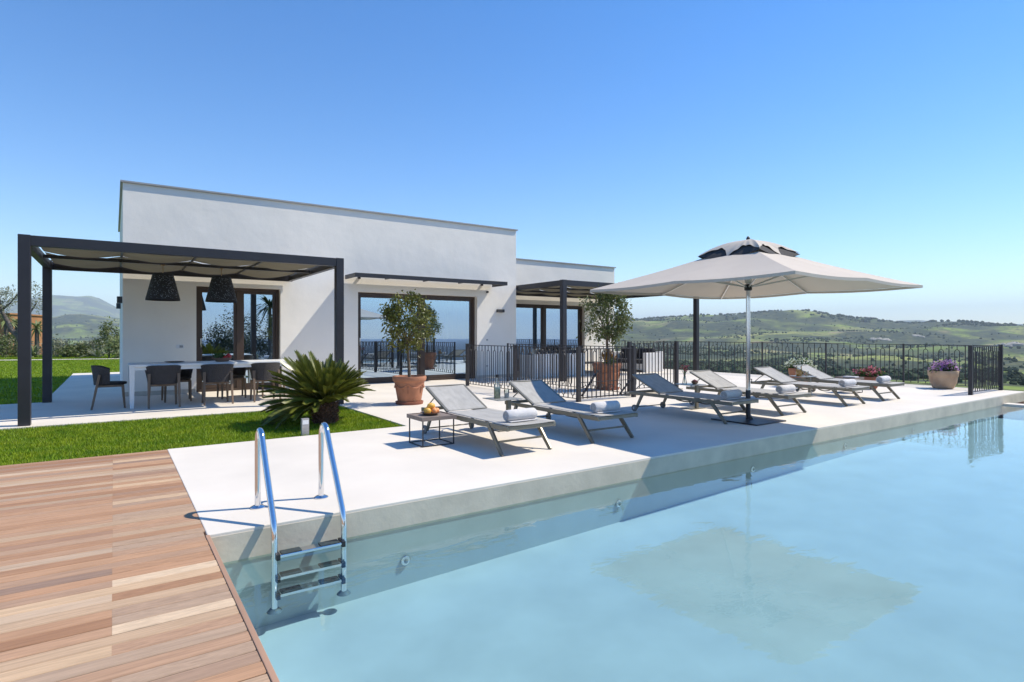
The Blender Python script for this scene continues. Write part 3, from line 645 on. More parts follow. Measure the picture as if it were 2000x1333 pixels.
# bowl with vegetables, dark plate
t = thing('fruit_bowl', (1.74, 12.45, .765), 'wide wooden bowl with red and green fruit on the dining table', 'bowl')
MB().lathe([(.09, 0), (.11, .004), (.17, .06), (.19, .075), (.18, .078), (.10, .02), (1e-5, .015)], 28, sq=.6).build('bowl', 'plate', t, True)
g = random.Random(2)
for k, (x, y, z, r, m_) in enumerate(((.11, 0, .10, .055, 'red'), (.05, -.03, .075, .045, 'red'), (-.10, .0, .085, .045, 'herb'), (0, .03, .09, .04, 'herb'))):
    MB().ball((x, y, z), r, n=14, m=9).build('fruit', m_, t, True)
m = MB()
for k in range(70):
    p = Vector((g.uniform(-.12, .05), g.uniform(-.05, .05), .09)); d = Vector((g.gauss(0, .04), g.gauss(0, .03), g.uniform(.02, .08))); s = Vector((.012, .006, 0))
    m.add([p - s, p + s, p + d + s * .7, p + d - s * .7], [(0, 1, 2, 3)])
m.build('leaves', 'herb', t)
t = MB().lathe([(.05, 0), (.15, .012), (.17, .02), (.16, .022), (1e-5, .008)], 28).build('plate', 'greylamp', loc=(.95, 12.62, .765)); tag(t, 'dark round plate lying on the white dining table', 'plate')

# ------------------------------------------------------------------ loungers
def lounger():
    t = thing('sun_lounger', (0, 0, 0), 'l', 'sun lounger', 'grey sling sun loungers along the pool')
    for s in (-1, 1):
        MB().box(s * .315 - .017, s * .315 + .017, 0, 2.0, .275, .325).build('side_rail', 'taupe', t, bevel=.005)
        MB().bar((s * .325, .36, .30), (s * .33, .09, 0), .03, .052, .026, .045).build('front_leg', 'taupe', t, bevel=.003)
        MB().bar((s * .325, 1.70, .29), (s * .33, 1.83, .045), .03, .05, .026, .04).build('rear_leg', 'taupe', t, bevel=.003)
        wh = MB().lathe([(.012, -.016), (.045, -.016), (.056, -.010), (.056, .010), (.045, .016), (.012, .016)], 20).build('wheel', 'rubber', t, True, loc=(s * .357, 1.845, .056)); wh.rotation_euler = (0, R(90), 0)
        MB().lathe([(.02, -.019), (.02, .019)], 12).build('hub', 'chrome', wh)
        MB().bar((s * .285, 1.36, .335), (s * .285, 1.935, .592), .028, .028).build('back_rail', 'taupe', t)
        MB().tube([(s * .27, 1.72, .485), (s * .27, 1.85, .40), (s * .29, 1.93, .32)], .008, 6).build('prop', 'taupe', t)
    m = MB(); m.box(-.298, .298, .0, .035, .28, .32); m.build('cross_bar', 'taupe', t)
    MB().box(-.298, .298, 1.965, 2.0, .28, .32).build('cross_bar', 'taupe', t)
    MB().bar((-.3, .20, .135), (.3, .20, .135), .02, .02).build('cross_bar', 'taupe', t)
    MB().tube([(-.32, 1.83, .07), (.32, 1.83, .07)], .009, 6).build('cross_bar', 'taupe', t)
    MB().bar((-.285, 1.94, .594), (.285, 1.94, .594), .028, .028).build('cross_bar', 'taupe', t)
    for y in (.62, 1.0):
        MB().tube([(-.31 + .62 * k / 10, y, .275 - .055 * math.sin(math.pi * k / 10)) for k in range(11)], .011, 6).build('bow_bar', 'taupe', t, True)
    def seat(a, b): return (-.312 + .624 * a, -.01 + 1.35 * b, .338 - .02 * math.sin(math.pi * a) * (0.3 + .7 * math.sin(math.pi * b)))
    so_ = MB().grid(seat, 10, 24).build('seat_sling', 'sling', t, True); k = so_.modifiers.new('s', 'SOLIDIFY'); k.thickness = .006
    def back(a, b): return (-.30 + .60 * a, 1.35 + .60 * b + .01 * math.sin(math.pi * a), .345 + .268 * b - .02 * math.sin(math.pi * a) * math.sin(math.pi * b))
    so_ = MB().grid(back, 10, 12).build('back_sling', 'sling', t, True); k = so_.modifiers.new('s', 'SOLIDIFY'); k.thickness = .006
    return t
lg = lounger()
LU = [(3.73, 5.03, 'grey sun lounger nearest the camera, beside the low wooden box table'),
      (5.02, 5.02, 'second grey sun lounger from the ladder, its foot end in the parasol shade'),
      (7.60, 5.02, 'grey sun lounger lying wholly in the parasol shade'),
      (9.10, 5.04, 'grey sun lounger directly right of the parasol pole'),
      (11.18, 5.05, 'grey sun lounger fifth from the ladder, second farthest'),
      (12.63, 5.05, 'farthest grey sun lounger, before the red flower pot')]
for i, (u, v, lb) in enumerate(LU):
    c = lg if i == 0 else copy_tree(lg); c.location = (u, v, 0); c['label'] = lb; c.rotation_euler = (0, 0, R([.8, -.5, .3, -.6, .4, -.2][i]))
def towel():
    t = thing('rolled_towel', (0, 0, 0), 'towel', 'towel', 'rolled white towels on the loungers')
    n = 28; L = .40; m = MB(); g = random.Random(4)
    prof = [(-L / 2, .058), (-L / 2 + .012, .066), (-L / 4, .068), (0, .0665), (L / 4, .068), (L / 2 - .012, .066), (L / 2, .058)]
    rings = []
    for x, r in prof:
        rings.append([(x, r * (1 + .03 * math.sin(3 * a + x * 20)) * math.cos(a), .066 + r * .95 * math.sin(a) * (1 if math.sin(a) > 0 else .97)) for a in [2 * math.pi * k / n for k in range(n)]])
    o_ = 0
    for rg in rings: m.v += rg
    for i in range(len(rings) - 1):
        for k in range(n): m.f.append((i * n + k, i * n + (k + 1) % n, (i + 1) * n + (k + 1) % n, (i + 1) * n + k))
    m.f.append(tuple(range(n))); m.f.append(tuple((len(rings) - 1) * n + k for k in range(n))[::-1])
    m.build('roll', 'towel', t, True)
    MB().box(-L / 2 + .01, L / 2 - .01, -.078, -.03, .0, .012).build('loose_edge', 'towel', t, bevel=.005)
    for s in (-1, 1):
        sp = [(s * (L / 2 - .001), (.008 + .0075 * q / 6.283) * math.cos(q), .066 + (.008 + .0075 * q / 6.283) * math.sin(q)) for q in [k * .35 for k in range(int(6.283 * 6 / .35))]]
        MB().tube(sp, .0032, 5).build('spiral_fold', 'towel_end', t, True)
    return t
tw = towel()
for i, (u, v, lb) in enumerate(LU):
    c = tw if i == 0 else copy_tree(tw); c.location = (u + .02, v + .25, .334); c.rotation_euler = (0, 0, R([2, -1, 3, 0, -2, 2][i]))
    c['label'] = 'rolled white towel on the foot end of the ' + ['nearest lounger', 'second lounger from the ladder', 'shaded lounger under the parasol', 'lounger right of the parasol pole', 'second farthest lounger', 'farthest lounger'][i]

# side tables
def boxtable(loc, label):
    t = thing('box_table', loc, label, 'side table', 'low wooden tray tables')
    m = MB(); m.box(-.225, .225, -.21, .21, .30, .312); m.box(-.225, .225, -.21, -.195, .312, .345); m.box(-.225, .225, .195, .21, .312, .345); m.box(-.225, -.21, -.195, .195, .312, .345); m.box(.21, .225, -.195, .195, .312, .345)
    m.build('tray', 'boxwood', t)
    MB().box(-.209, .209, -.194, .194, .3125, .335).build('tray_floor', 'boxwood', t)
    for sx in (-1, 1):
        for sy in (-1, 1): MB().box(sx * .2 - .006, sx * .2 + .006, sy * .18 - .006, sy * .18 + .006, 0.012, .2995).build('leg', 'anthracite', t)
    b = MB()
    for sy in (-1, 1): b.box(-.206, .206, sy * .18 - .006, sy * .18 + .006, 0, .012)
    for sx in (-1, 1): b.box(sx * .2 - .006, sx * .2 + .006, -.174, .174, 0, .012)
    b.build('base_frame', 'anthracite', t)
    return t
boxtable((3.12, 6.22, 0), 'low wooden box table on a thin black frame beside the nearest lounger')
boxtable((13.5, 6.35, 0), 'low wooden box table on a thin frame right of the farthest lounger')
tag(MB().box(-.09, .09, -.13, .13, 0, .03).build('folded_napkin', 'towel', loc=(13.46, 6.3, .336), bevel=.008), 'white folded napkin on the far box table', 'napkin')
t = thing('fruit_plate', (3.12, 6.25, .336), 'shallow brown plate heaped with lemons and peaches on the near box table', 'plate')
MB().lathe([(.05, 0), (.07, .003), (.115, .028), (.12, .034), (.112, .034), (.06, .012), (1e-5, .01)], 28).build('plate', 'plate', t, True)
for k, (x, y, z, r, m_, e) in enumerate(((-.05, -.03, .05, .04, 'fruit_y', 1.1), (.03, -.045, .05, .036, 'fruit_p', 1), (.06, .03, .052, .036, 'fruit_p', 1), (-.02, .05, .05, .038, 'fruit_y', 1.1), (.01, .0, .105, .038, 'fruit_y', 1.35), (.075, -.02, .05, .032, 'fruit_p', 1))):
    MB().ball((x, y, z), r, sx=e, n=16, m=10).build('fruit', m_, t, True)
def ctable(loc, label, rz=0):
    t = thing('drinks_table', loc, label, 'side table', 'small glass drinks tables', rz)
    MB().box(-.2, .2, -.2, .2, .41, .42).build('tabletop', 'seat_top', t, bevel=.003)
    MB().box(-.03, .03, -.17, -.13, .012, .409).build('leg', 'taupe', t)
    MB().box(-.18, .18, -.2, .06, 0, .012).build('foot_plate', 'taupe', t)
    return t
ctable((4.40, 6.62, 0), 'small drinks table with bottle and glass between the two nearest loungers')
ctable((8.36, 6.62, 0), 'small drinks table with vase and cherries left of the parasol pole')
ctable((11.93, 6.55, 0), 'small drinks table with orange juice between the two farthest loungers')
t = thing('bottle', (4.34, 6.66, .42), 'clear glass bottle with lemon and herbs on the drinks table', 'bottle')
MB().lathe([(.04, 0), (.045, .01), (.045, .17), (.025, .21), (.022, .29), (.025, .295)], 20).build('glass', 'clear', t, True)
MB().lathe([(.026, .285), (.026, .325)], 14).build('stopper', 'black', t, True)
MB().lathe([(.039, .006), (.040, .15), (1e-5, .151)], 16).build('infusion', mat('lemon_water', (.58, .6, .36), .3, var=.35, vscale=25), t, True)
t = thing('tumbler', (4.47, 6.62, .42), 'clear water tumbler beside the glass bottle', 'glass')
MB().lathe([(.032, .003), (.036, .09), (.038, .115), (.034, .115), (.03, .01)], 18).build('glass', 'clear', t, True)
MB().lathe([(.030, .006), (.033, .07), (1e-5, .0705)], 16).build('water', 'white', t, True)
t = thing('flower_vase', (8.30, 6.68, .42), 'slender clear vase with small red flowers on a drinks table', 'vase')
MB().lathe([(.035, 0), (.04, .02), (.02, .12), (.014, .17), (.018, .19)], 18).build('glass', 'clear', t, True)
g = random.Random(5); m = MB(); ms = MB()
for k in range(16):
    a = g.uniform(0, 6.28); d = g.uniform(.02, .09); z = g.uniform(.24, .33); ms.tube([(0, 0, .02), (d * .3 * math.cos(a), d * .3 * math.sin(a), .18), (d * math.cos(a), d * math.sin(a), z)], .0025, 4)
    for q in range(7):
        p = Vector((d * math.cos(a) + g.gauss(0, .012), d * math.sin(a) + g.gauss(0, .012), z + g.gauss(0, .01))); e = Vector((g.gauss(0, 1), g.gauss(0, 1), g.gauss(0, 1))).normalized() * .013; e2 = e.orthogonal().normalized() * .011
        m.add([p - e, p - e2, p + e, p + e2], [(0, 1, 2, 3)])
m.build('blossom', 'petal_r', t); ms.build('stem', 'herb', t)
t = thing('cherry_bowl', (8.45, 6.58, .42), 'small dark bowl heaped with cherries beside the vase', 'bowl')
MB().lathe([(.03, 0), (.055, .02), (.065, .045), (.06, .045), (1e-5, .01)], 20).build('bowl', 'plate', t, True)
for k in range(13):
    a = k * 2.4; r = .012 * math.sqrt(k); MB().ball((r * math.cos(a), r * math.sin(a), .065 - r * .5), .017, n=8, m=6).build('cherry', 'darkred', t, True)
t = thing('juice_jug', (11.84, 6.58, .42), 'glass jug filled with orange juice on the far drinks table', 'jug')
MB().lathe([(.05, 0), (.06, .02), (.06, .15), (.05, .2), (.055, .22)], 20).build('glass', 'clear', t, True)
MB().lathe([(.047, .006), (.056, .02), (.056, .145), (1e-5, .147)], 20).build('juice', 'juice', t, True)
MB().tube([(.058, 0, .18), (.1, 0, .17), (.1, 0, .08), (.058, 0, .05)], .006, 6).build('handle', 'clear', t, True)
for i, (x, y) in enumerate(((12.0, 6.5), (12.06, 6.62))):
    t = thing('juice_glass', (x, y, .42), ['tumbler of orange juice beside the jug, nearer the pool', 'tumbler of orange juice beside the jug, nearer the railing'][i], 'glass', 'juice glasses on the far table')
    MB().lathe([(.03, 0), (.035, .1), (.032, .1), (.028, .008)], 16).build('glass', 'clear', t, True)
    MB().lathe([(.027, .008), (.031, .08), (1e-5, .081)], 16).build('juice', 'juice', t, True)

# ------------------------------------------------------------------ parasol
PC = (7.86, 5.15); HW = 1.67
t = thing('parasol', (PC[0], PC[1], 0), 'large square beige parasol on a polished steel pole', 'parasol')
def canz(x, y):
    m_ = max(abs(x), abs(y)) / HW; s = min(abs(x), abs(y)) / max(abs(x), abs(y), 1e-6)
    sag = math.sin(math.pi * ((s * 1.0) % 1)) * .022 * m_ + .03 * math.sin(math.pi * m_)
    return 2.0 + .66 * (1 - m_) - sag + .012 * (1 - s) * m_
cm = MB(); mi = .27
for sd in range(4):
    a = sd * math.pi / 2; ca, sa = round(math.cos(a)), round(math.sin(a))
    def fn(p, q):
        m_ = mi + (1 - mi) * q; lx = m_ * HW; ly = (2 * p - 1) * m_ * HW
        x = ca * lx - sa * ly; y = sa * lx + ca * ly
        return (x, y, canz(x, y))
    c_ = MB().grid(fn, 24, 14); cm.add(c_.v, c_.f)
    hem = MB().grid(lambda p, q: (fn(p, 1)[0], fn(p, 1)[1], fn(p, 1)[2] - .035 * q - .002), 24, 1); cm.add(hem.v, hem.f)
cm.build('canopy', 'umbrella', t, True)
def dome(m_): return 2.715 - 3.0 * m_ ** 2.0
def fold(p, q, hem, off, lift):
    m_ = q * hem; lx = m_ * HW; ly = (2 * p - 1) * m_ * HW
    return lx, ly, dome(m_ * (1 - .12 * abs(2 * p - 1) ** 2)) - off + lift
cap = MB(); vm_ = MB()
for sd in range(4):
    a = sd * math.pi / 2; ca, sa = round(math.cos(a)), round(math.sin(a))
    def fn(p, q):
        arc = abs(math.sin(2 * math.pi * p)) ** .9
        x, y, z = fold(p, q, .312 - .085 * arc, 0, .008 * math.sin(p * 41 + sd * 2) * q ** 3 + .012 * arc * q ** 4)
        return (ca * x - sa * y, sa * x + ca * y, z)
    c_ = MB().grid(fn, 48, 10); cap.add(c_.v, c_.f)
    def fg(p, q):
        x, y, z = fold(p, .45 + .55 * q, .308, .016, 0); return (ca * x - sa * y, sa * x + ca * y, z)
    c_ = MB().grid(fg, 24, 6); vm_.add(c_.v, c_.f)
cap.build('vent_cap', 'umbrella', t, True)
vm_.build('vent_gauze', 'vent', t)
MB().tube([(0, 0, .02), (0, 0, 2.5)], .031, 20).build('pole', 'chrome', t, True)
MB().lathe([(.012, 2.70), (.03, 2.73), (.02, 2.76), (1e-5, 2.775)], 12).build('finial', 'black', t, True)
MB().lathe([(.033, 1.95), (.055, 1.96), (.055, 2.04), (.033, 2.05)], 16).build('runner', 'black', t, True)
MB().lathe([(.033, 2.06), (.05, 2.07), (.05, 2.17), (.033, 2.18)], 16).build('hub', 'rib', t, True)
for k in range(8):
    a = k * math.pi / 4; d = Vector((math.cos(a), math.sin(a), 0)); Lr = HW * (math.sqrt(2) if k % 2 else 1) * .99
    e = d * Lr; p0 = d * .06 + Vector((0, 0, 2.52)); p1 = Vector((e.x, e.y, canz(e.x, e.y) - .03))
    rb = MB().bar(p0, p1, .018, .026).build('rib', 'rib', t)
    mid = p0.lerp(p1, .52); MB().bar(d * .05 + Vector((0, 0, 2.01)), mid, .016, .02).build('strut', 'rib', rb)
MB().lathe([(.034, .02), (.036, .45), (.034, .46)], 16).build('pole_sleeve', 'anthracite', t, True)
MB().tube([(.03, 0, .62), (.09, 0, .62), (.09, 0, .55)], .007, 6).build('crank', 'black', t, True)
MB().tube([(.042, .0, .5), (.044, 0, 2.03)], .0025, 5).build('cord', 'white', t)
b = MB(); b.box(-.38, .38, -.38, .38, 0, .02); b.build('base_plate', 'anthracite', t, bevel=.004)

# ------------------------------------------------------------------ pool ladder
t = thing('pool_ladder', (1.125, 4.65, 0), 'polished steel pool ladder with two hooped handrails', 'ladder'); lo = (1.125, 4.65, 0)
for u in (.89, 1.36):
    pts = [(u, 4.65, 0), (u, 4.65, .2), (u, 4.65, .42)]
    for k in range(1, 12):
        a = math.pi * (k / 12) * .93; pts.append((u, 4.565 + .085 * math.cos(a), .485 + .105 * math.sin(a)))
    pts += [(u, 4.13, .03), (u, 4.105, -.03), (u, 4.10, -.1), (u, 4.10, -.545)]
    MB().tube(pts, .0215, 14).build('handrail', 'chrome', t, True, org=lo)
    MB().lathe([(.055, 0), (.055, .006), (.035, .018), (.023, .02)], 20).build('flange', 'chrome', t, True, loc=(u - lo[0], 0, 0))
    MB().lathe([(.05, 0), (.03, .02)], 16).build('foot_pad', 'rubber', t, True, loc=(u - lo[0], 4.10 - lo[1], -.56))
for k, z in enumerate((-.178, -.325, -.44)):
    s = MB().box(.915, 1.335, 4.06, 4.145, z - .02, z).build('step', 'chrome', t, org=lo, bevel=.004)
    for a, b in ((.93, 1.06), (1.19, 1.32)): MB().box(a, b, 4.066, 4.139, z + .0005, z + .006).build('tread_pad', 'tread', s, org=lo)
    for u in (.905, 1.345): MB().box(u - .012, u + .012, 4.05, 4.15, z - .03, z + .008).build('bracket', 'black', s, org=lo)

# bollard light
t = thing('bollard_light', (2.05, 7.72, 0), 'small square steel bollard light in the lawn edge', 'bollard')
MB().box(-.045, .045, -.03, .03, -.03, .205).build('body', 'bollard', t, bevel=.003)
MB().box(-.038, .038, -.0315, -.0305, .13, .185).build('lamp_window', 'white', t)

# ------------------------------------------------------------------ railings
def path_loop():
    m = MB(); w_ = .05; zt = .955; zb = .07
    pts = [(0, 0, 1.0), (0, 0, zt)]
    def arc(sign, up):
        o = []
        for k in range(7):
            a = math.pi / 2 * k / 6; o.append((sign * w_ * math.sin(a), 0, (.86 + .06 * math.cos(a)) if up else (.17 - .06 * math.cos(a))))
        return o
    right = arc(1, True) + arc(1, False)[::-1]; left = arc(-1, False) + arc(-1, True)[::-1]
    m.tube(right + left[1:-1], .009, 4, closed=True); m.tube([(0, 0, 1.02), (0, 0, .92)], .009, 4); m.tube([(0, 0, .11), (0, 0, .06)], .009, 4)
    return m.mesh('baluster_loop', 'iron')
loop_me = path_loop(); bar_me = MB().box(-.008, .008, -.008, .008, .06, 1.02).mesh('baluster', 'iron')
post_me = MB().box(-.018, .018, -.018, .018, 0, 1.05).mesh('railing_post', 'iron')
thick_me = MB().box(-.036, .036, -.036, .036, 0, 1.06).mesh('railing_post', 'iron')
def railing(p0, p1, label, posts, pitch=.28, z0=0, thick=()):
    p0 = Vector((*p0, z0)); p1 = Vector((*p1, z0)); d = p1 - p0; L = d.length
    t = thing('railing', p0, label, 'railing', 'wrought iron railings of the terrace', math.atan2(d.y, d.x))
    MB().box(0, L, -.02, .02, 1.02, 1.035).build('top_rail', 'iron', t)
    MB().box(0, L, -.012, .012, .05, .062).build('bottom_rail', 'iron', t)
    for s in posts: inst(thick_me if s in thick else post_me, 'railing_post', t, (s * L, 0, 0))
    n = max(1, round(L / pitch)); q = L / n
    for k in range(n):
        if all(abs((k + .5) * q - s * L) > .07 for s in posts): inst(loop_me, 'baluster_loop', t, ((k + .5) * q, 0, 0))
        if k and all(abs(k * q - s * L) > .05 for s in posts): inst(bar_me, 'baluster', t, (k * q, 0, 0))
    return t
railing((7.35, 12.65), (7.35, 8.45), 'wrought iron railing from the wide glass door towards the second lounger', [0, .5, 1], thick=(0, .5))
railing((8.95, 13.2), (8.95, 8.72), 'wrought iron railing behind the gate, beside the terracotta pot', [0, .5])
railing((9.0, 8.68), (10.5, 8.68), 'short wrought iron railing behind the shaded lounger', [0, 1], z0=.08, thick=(0, 1))
railing((16.9, 22.5), (16.9, 4.62), 'long wrought iron railing along the far edge of the terrace', [k / 9 for k in range(9)], pitch=.33)
railing((16.95, 4.62), (15.08, 4.62), 'short wrought iron railing return at the far pool corner', [0, 1], thick=(0, 1))
struct(MB().box(8.92, 10.6, 8.58, 8.78, 0, .08).build('kerb', 'coping', bevel=.006))
t = thing('gate', (7.35, 8.42, 0), 'low wrought iron gate with diagonal brace between two posts', 'gate')
inst(thick_me, 'gate_post', t, (0, 0, 0)); inst(thick_me, 'gate_post', t, (1.5, 0, 0))
MB().box(.06, 1.44, -.015, .015, 1.0, 1.02).build('top_rail', 'iron', t); MB().box(.06, 1.44, -.015, .015, .06, .08).build('bottom_rail', 'iron', t); MB().box(.06, 1.44, -.012, .012, .36, .372).build('middle_rail', 'iron', t)
for k in range(1, 13): inst(bar_me, 'baluster', t, (k * .115, 0, -.01))
arch = MB(); arch.tube([(-.055, 0, .08), (-.055, 0, .24)] + [(.055 * -math.cos(math.pi * k / 8), 0, .24 + .06 * math.sin(math.pi * k / 8)) for k in range(1, 8)] + [(.055, 0, .24), (.055, 0, .08)], .008, 4); am = arch.mesh('baluster_arch', 'iron')
for k in range(6): inst(am, 'baluster_arch', t, (.17 + k * .23, 0, 0))
MB().bar((.1, .02, .10), (.52, .02, .58), .03, .03).build('brace', 'iron', t); MB().bar((1.12, .02, .08), (1.44, .02, .36), .025, .025).build('brace', 'iron', t)

# ------------------------------------------------------------------ sofas
def sofa(name, loc, L, rz, label, ncush):
    t = thing(name, loc, label, 'sofa', 'white outdoor sofas', rz); D = .85
    MB().box(-L / 2, L / 2, 0, .14, .0, .70).build('back_panel', 'sofa', t, bevel=.01)
    for s in (-1, 1): MB().box(s * L / 2 - (.16 if s > 0 else 0), s * L / 2 + (.16 if s < 0 else 0), .142, D, 0, .66).build('armrest', 'sofa', t, bevel=.01)
    MB().box(-L / 2 + .162, L / 2 - .162, .142, D, .06, .28).build('seat_base', 'sofa', t, bevel=.01)
    w_ = (L - .33) / ncush
    for k in range(ncush):
        x = -L / 2 + .165 + w_ * k
        MB().box(x + .005, x + w_ - .005, .145, D - .01, .282, .42).build('seat_cushion', 'cushion', t, bevel=.035)
        MB().bar((x + w_ / 2, .24, .43), (x + w_ / 2, .19, .80), w_ * .9, .16).build('back_cushion', 'cushion', t, bevel=.045)
    return t
sofa('sofa', (11.35, 13.8, 0), 1.95, 0, 'white outdoor sofa with its back to the pool under the far pergola', 2)
sofa('sofa', (15.72, 14.55, 0), 1.95, R(90), 'white outdoor sofa with dark cushions seen from its armrest, at the far right', 2)
t = thing('coffee_table', (13.5, 14.9, 0), 'low dark coffee table between the white sofas', 'table')
MB().box(-.5, .5, -.3, .3, .30, .34).build('tabletop', 'anthracite', t)
for sx in (-1, 1): MB().box(sx * .44 - .03, sx * .44 + .03, -.25, .25, 0, .2995).build('leg', 'anthracite', t)

# ------------------------------------------------------------------ foliage helpers
def leaves(n, centers, spread, size, g, asp=.45, droop=.2):
    cen = np.array(centers); k = g.randint(0, len(cen), n)
    p = cen[k] + g.normal(0, 1, (n, 3)) * np.array(spread)
    d = g.normal(0, 1, (n, 3)); d[:, 2] -= droop; d /= np.linalg.norm(d, axis=1)[:, None]
    s = g.normal(0, 1, (n, 3)); s -= (s * d).sum(1)[:, None] * d; s /= np.linalg.norm(s, axis=1)[:, None]
    nn = np.cross(d, s)
    L = size * g.uniform(.7, 1.3, (n, 1)); W = L * asp
    v = np.empty((n, 4, 3)); v[:, 0] = p; v[:, 1] = p + d * L * .5 + s * W * .5 + nn * W * .15; v[:, 2] = p + d * L; v[:, 3] = p + d * L * .5 - s * W * .5 + nn * W * .15
    return v.reshape(-1, 3), np.arange(n * 4).reshape(-1, 4)
def crown(name, n, centers, spread, size, seed, m, parent, asp=.45, droop=.2):
    v, f = leaves(n, centers, spread, size, np.random.RandomState(seed), asp, droop)
    mb = MB(); mb.v = v.tolist(); mb.f = [tuple(x) for x in f.tolist()]
    return mb.build(name, m, parent)
def clumps(n, c, rad, seed, inner=.35, zmin=-1):
    g = np.random.RandomState(seed); out = []
    while len(out) < n:
        d = g.normal(0, 1, 3); d /= np.linalg.norm(d)
        if d[2] < zmin: continue
        q = inner + (1 - inner) * g.rand() ** .5
        out.append(tuple(np.array(c) + d * np.array(rad) * q * g.uniform(.85, 1.12)))
    return out
def branches(parent, base, cl, r0, g, m='bark', k=10):
    mb = MB()
    for q in range(k):
        e = Vector(cl[g.randrange(len(cl))]); b = Vector(base); mid = b.lerp(e, .5) + Vector((g.gauss(0, .05), g.gauss(0, .05), .06))
        mb.tube([b, mid, e], [r0, r0 * .6, r0 * .25], 6)
    return mb.build('branches', m, parent, True)
def pot(t, R0, H, m='terracotta', saucer=True):
    s = R0
    MB().lathe([(s * .66, .03), (s * .70, .06), (s * .90, H * .80), (s * .93, H * .815), (s * .97, H * .83), (s * 1.0, H * .86), (s * 1.02, H * .95), (s * .99, H), (s * .92, H), (s * .86, H * .9), (1e-5, H * .9)], 40).build('pot', m, t, True)
    MB().lathe([(s * .6, 0), (s * .80, .0), (s * .84, .05), (s * .80, .055), (s * .7, .03)], 36).build('saucer', 'terradark', t, True)
    sw = MB()
    for k in range(6):
        a0 = k * math.pi / 3; pts = []
        for j in range(13):
            a = a0 + math.pi / 3 * j / 12; z = H * .74 - H * .14 * math.sin(math.pi * j / 12); rr_ = s * (.70 + .2 * (z - .06) / (H * .8 - .06)) + .004; pts.append((rr_ * math.cos(a), rr_ * math.sin(a), z))
        sw.tube(pts, [.006 + .012 * math.sin(math.pi * j / 12) for j in range(13)], 6)
        for j in range(5):
            z = H * (.62 - .05 * j); rr_ = s * (.70 + .2 * (z - .06) / (H * .8 - .06)) + .004; sw.ball((rr_ * math.cos(a0), rr_ * math.sin(a0), z), .02 - .002 * j, n=6, m=4)
    sw.build('garland', m, t, True)
    MB().lathe([(s * .84, 0), (s * .5, .02), (1e-5, .03)], 24).build('soil', 'soil', t, loc=(0, 0, H * .90))
# potted citrus before the wide door
t = thing('potted_tree', (4.55, 9.98, 0), 'round-headed small tree in a garlanded terracotta pot before the wide glass door', 'potted tree')
pot(t, .31, .52)
MB().tube([(0, 0, .46), (-.012, 0, .75), (-.03, .01, 1.0), (-.05, 0, 1.12)], [.032, .026, .023, .02], 10).build('trunk', 'bark', t, True)
cl = clumps(46, (-.02, 0, 1.50), (.47, .47, .50), 21, .45) + [(-.02, 0, 1.95), (.06, 0, 2.02), (-.3, -.1, 1.85), (-.38, -.1, 1.3), (.1, .1, 1.98)]
branches(t, (-.05, 0, 1.08), cl, .013, random.Random(3), k=22)
crown('crown', 3500, cl, (.066, .066, .058), .066, 5, 'leaf', t)
t = thing('potted_tree', (9.58, 9.95, 0), 'leafy tree in the larger plain terracotta pot inside the railing', 'potted tree')
pot(t, .34, .62, 'terracotta')
MB().tube([(0, 0, .55), (.01, 0, .85), (-.01, 0, 1.1), (.0, 0, 1.25)], [.04, .033, .03, .026], 10).build('trunk', 'bark', t, True)
cl = clumps(54, (-.02, 0, 1.70), (.56, .56, .60), 31, .45) + [(-.15, 0, 2.28), (.05, 0, 2.3), (.4, 0, 1.4), (-.4, -.2, 1.3), (.15, 0, 1.1)]
branches(t, (0, 0, 1.15), cl, .016, random.Random(8), k=24)
crown('crown', 3900, cl, (.078, .078, .066), .072, 6, 'leaf2', t)
def flowers(loc, label, rad, h, petal, seed, npet, nleaf, potfn, zoff, name='flower_pot'):
    t = thing(name, loc, label, 'flower pot'); potfn(t)
    g = np.random.RandomState(seed); cl = clumps(50, (0, 0, zoff), (rad, rad, h), seed, .3, 0.0)
    crown('foliage', nleaf, cl, (.05, .05, .035), .07, seed, 'herb', t)
    cl2 = [(x * 1.06, y * 1.06, z + .035) for x, y, z in cl]
    crown('blossom', npet, cl2, (.045, .045, .02), .045, seed + 1, petal, t, asp=.9, droop=0)
    return t
def bowlpot(m, R0, H):
    def f(t):
        MB().lathe([(R0 * .55, 0), (R0 * .68, .02), (R0 * .86, H * .35), (R0 * .90, H * .6), (R0 * .91, H * .66), (R0 * .96, H * .70), (R0, H * .97), (R0 * .98, H), (R0 * .9, H), (R0 * .85, H * .88), (1e-5, H * .88)], 40).build('pot', m, t, True)
        MB().lathe([(R0 * .85, 0), (1e-5, .03)], 24).build('soil', 'soil', t, loc=(0, 0, H * .885))
    return f
flowers((16.35, 5.55, 0), 'wide pale clay bowl with violet petunias by the far railing corner', .27, .20, 'petal_v', 3, 800, 700, bowlpot('stonepot', .31, .43), .43)
flowers((13.95, 7.72, 0), 'terracotta pot of white flowers behind the farthest loungers', .28, .20, 'petal_w', 13, 700, 900, bowlpot('terracotta', .27, .46), .47)
flowers((14.75, 6.5, 0), 'low pot of red and pink flowers right of the far box table', .24, .18, 'petal_r', 23, 420, 700, bowlpot('terradark', .24, .30), .32)
t = thing('wallflower_plant', (9.40, 9.72, .60), 'orange flowering plant at the foot of the potted tree', 'plant')
crown('foliage', 260, clumps(20, (0, 0, .08), (.1, .1, .08), 4, .3), (.03, .03, .03), .06, 9, 'herb', t)
crown('blossom', 520, clumps(26, (-.02, 0, .19), (.15, .12, .10), 5, .2), (.035, .035, .04), .04, 10, 'petal_o', t, asp=.7, droop=-.6)

